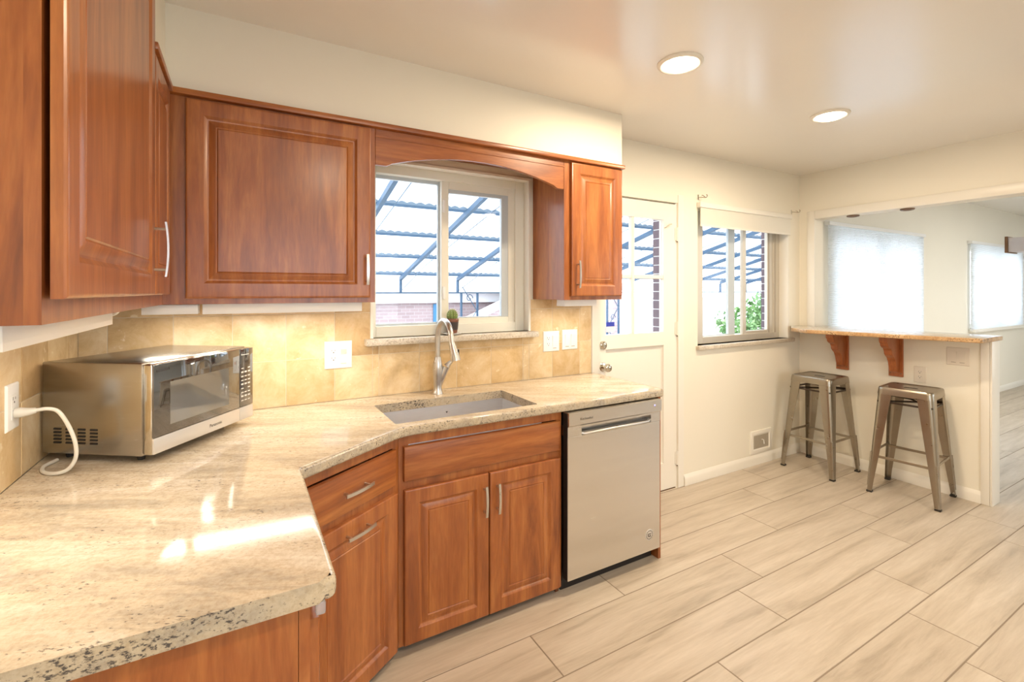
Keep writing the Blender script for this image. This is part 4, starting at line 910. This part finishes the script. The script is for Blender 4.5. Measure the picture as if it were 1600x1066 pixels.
ra = obj('rafter', MB().add([(-0.0175 + a * 0.035, y, zr(y) + c_) for y in (Y0, Y1) for a in (0, 1) for c_ in (-0.006, 0.04)], [(0, 1, 3, 2), (4, 6, 7, 5), (0, 2, 6, 4), (1, 5, 7, 3), (0, 4, 5, 1), (2, 3, 7, 6)]), M_BEAM, pt)
tie = MB().tube([(0, Y1, 1.44), (0, Y1 - 0.9, zr(Y1 - 0.9) - 0.10), (0, Y0, zr(Y0) - 0.18)], 0.004, 6)
for q in range(3):
    cy = Y1 - 0.55 - 0.5 * q; cz = zr(cy) - 0.07
    tie.tube([(0, cy + 0.055 * math.cos(a) * (1 - a / 9), cz + 0.055 * math.sin(a) * (1 - a / 9)) for a in [i * 0.45 for i in range(15)]], 0.003, 5)
tr = obj('tie_rod', tie, M_BEAM, pt); sb = obj('rafter_stub', MB().box((-0.012, Y1 - 0.02, 1.43), (0.012, Y1 + 0.02, ZE)), M_BEAM, pt)
xs = [1.475 + 0.742 * (i - 5) for i in range(18)]
for i, x in enumerate(xs):
    for base in (ra, tr, sb):
        if i == 0: base.location.x += x
        else: q = base.copy(); COL.objects.link(q); q.parent = pt; q.location.x += x - xs[0]
pr = None
for i, y in enumerate((0.69, 1.30, 1.915, 2.53, 3.15)):
    pu = obj('purlin', MB().box((xa, y - 0.010, zr(y) + 0.042), (xb, y + 0.010, zr(y) + 0.062)), M_BEAM, pt)
    wv = [(xa + i * 0.0095, zr(y) + 0.078 + 0.013 * abs(math.sin(math.pi * i * 0.0095 / 0.076))) for i in range(int((xb - xa) / 0.0095))]
    vs_ = []; fs = []
    for x, z in wv:
        for yy in (y - 0.008, y + 0.008): vs_ += [(x, yy, zr(y) + 0.060), (x, yy, z)]
    for i in range(len(wv) - 1):
        k = 4 * i; fs += [(k, k + 4, k + 5, k + 1), (k + 2, k + 3, k + 7, k + 6), (k + 1, k + 5, k + 7, k + 3)]
    obj('gap_shadow_strip', MB().add(vs_, fs), M_GAPSHADE, pu, sharp=80)  # wavy strip painted as the shadow in the gaps under the corrugated sheet
obj('eave_beam', MB().box((xa, Y1 - 0.02, 1.415), (xb, Y1 + 0.02, 1.432)), M_BEAM, pt)
po = MB()
for dx in (0, 0.23): po.box((dx - 0.012, Y1 - 0.012, -0.6), (dx + 0.012, Y1 + 0.012, 1.415))
for q in range(6):
    cz = -0.4 + q * 0.32; sgn = 1 if q % 2 else -1
    po.tube([(0.115 + sgn * 0.10, Y1, cz), (0.115 - sgn * 0.10, Y1, cz + 0.30)], 0.006, 6)
    po.tube([(0.115 + 0.05 * math.cos(a) * (1 - a / 9), Y1, cz + 0.15 + 0.06 * math.sin(a) * (1 - a / 9)) for a in [i * 0.45 for i in range(15)]], 0.006, 5)
p0 = obj('post', po, M_BEAM, pt)
for i, x in enumerate((3.01, 5.46, 0.56)):
    if i == 0: p0.location.x += x
    else: q = p0.copy(); COL.objects.link(q); q.parent = pt; q.location.x += x - 3.01
# neighbouring house
n = thing('neighbor_house', 'pale brick neighbouring house with white fascia seen through the sink window', 'house', (3.0, 9.5, -0.60))
obj('wall', MB().box((-6, 8.6, -0.60), (7.6, 11.5, 1.20)), M_BRICKF, n)
obj('fascia', MB().box((-6.2, 8.44, 1.16), (7.7, 8.48, 1.42)).box((-6.2, 8.48, 1.16), (7.7, 8.6, 1.18)), M_FASCIA, n)
obj('roof', MB().prism([(8.10, 1.42), (10.0, 2.2), (11.9, 1.42)], -6.2, 7.7, F=Fr((0, 0, 0), (0, 1, 0), (0, 0, 1), (1, 0, 0))), M_GROUND, n)
obj('blue_door', MB().box((4.62, 8.56, -0.60), (4.92, 8.6, 1.13)), M_BLUEDR, n)
g = thing('neighbor_garage', 'brick gable end with a white rake board right of the neighbouring house', 'garage', (8.5, 7.6, -0.60))
obj('wall', MB().prism([(5.0, -0.6), (9.4, -0.6), (9.4, 1.46), (8.1, 2.0), (5.0, 0.72)], 0, 0.9, F=Fr((0, 8.09, 0), (1, 0, 0), (0, 0, 1), (0, -1, 0))), M_BRICKF, g)
obj('rake_board', MB().prism([(4.7, 0.62), (8.1, 2.03), (9.5, 1.45), (9.5, 1.63), (8.1, 2.23), (4.7, 0.80)], 0.9, 0.95, F=Fr((0, 8.09, 0), (1, 0, 0), (0, 0, 1), (0, -1, 0))), M_FASCIA, g)
b = MB()
for i in range(26): b.box((9.6 + i * 0.16, 7.6, -0.60), (9.6 + i * 0.16 + 0.15, 7.63, 1.25))
tag(obj('garden_fence', b, M_FASCIA), 'white board fence outside beyond the window with the roller shade', 'fence')
# leafy bush
rr = random.Random(11); vs_, fs = [], []
for i in range(5200):
    while True:
        p_ = Vector((rr.uniform(-1, 1), rr.uniform(-1, 1), rr.uniform(-1, 1)))
        if 0.35 < p_.length < 1: break
    lump = 1 + 0.16 * math.sin(5 * p_.x + 3 * p_.z) * math.cos(4 * p_.y)
    c_ = Vector((13.1 + 2.0 * p_.x * lump, 5.0 + 1.2 * p_.y * lump, 0.36 + 1.0 * p_.z * lump))
    a = Vector((rr.gauss(0, 1), rr.gauss(0, 1), rr.gauss(0, 1))).normalized(); b_ = a.cross(Vector((rr.gauss(0, 1), rr.gauss(0, 1), rr.gauss(0, 1)))).normalized(); s = rr.uniform(0.05, 0.10)
    k = len(vs_); vs_ += [tuple(c_ - a * s), tuple(c_ + b_ * s * 0.5), tuple(c_ + a * s), tuple(c_ - b_ * s * 0.5)]; fs.append((k, k + 1, k + 2, k + 3))
bu = thing('bush', 'leafy green bush outside the window with the roller shade', 'bush', (13.1, 5.0, -0.60))
obj('foliage', MB().add(vs_, fs), M_LEAF, bu)
obj('stem', MB().tube([(13.1, 5.0, -0.6), (13.1, 5.0, 0.2)], [0.08, 0.05], 8), M_BRONZE, bu)
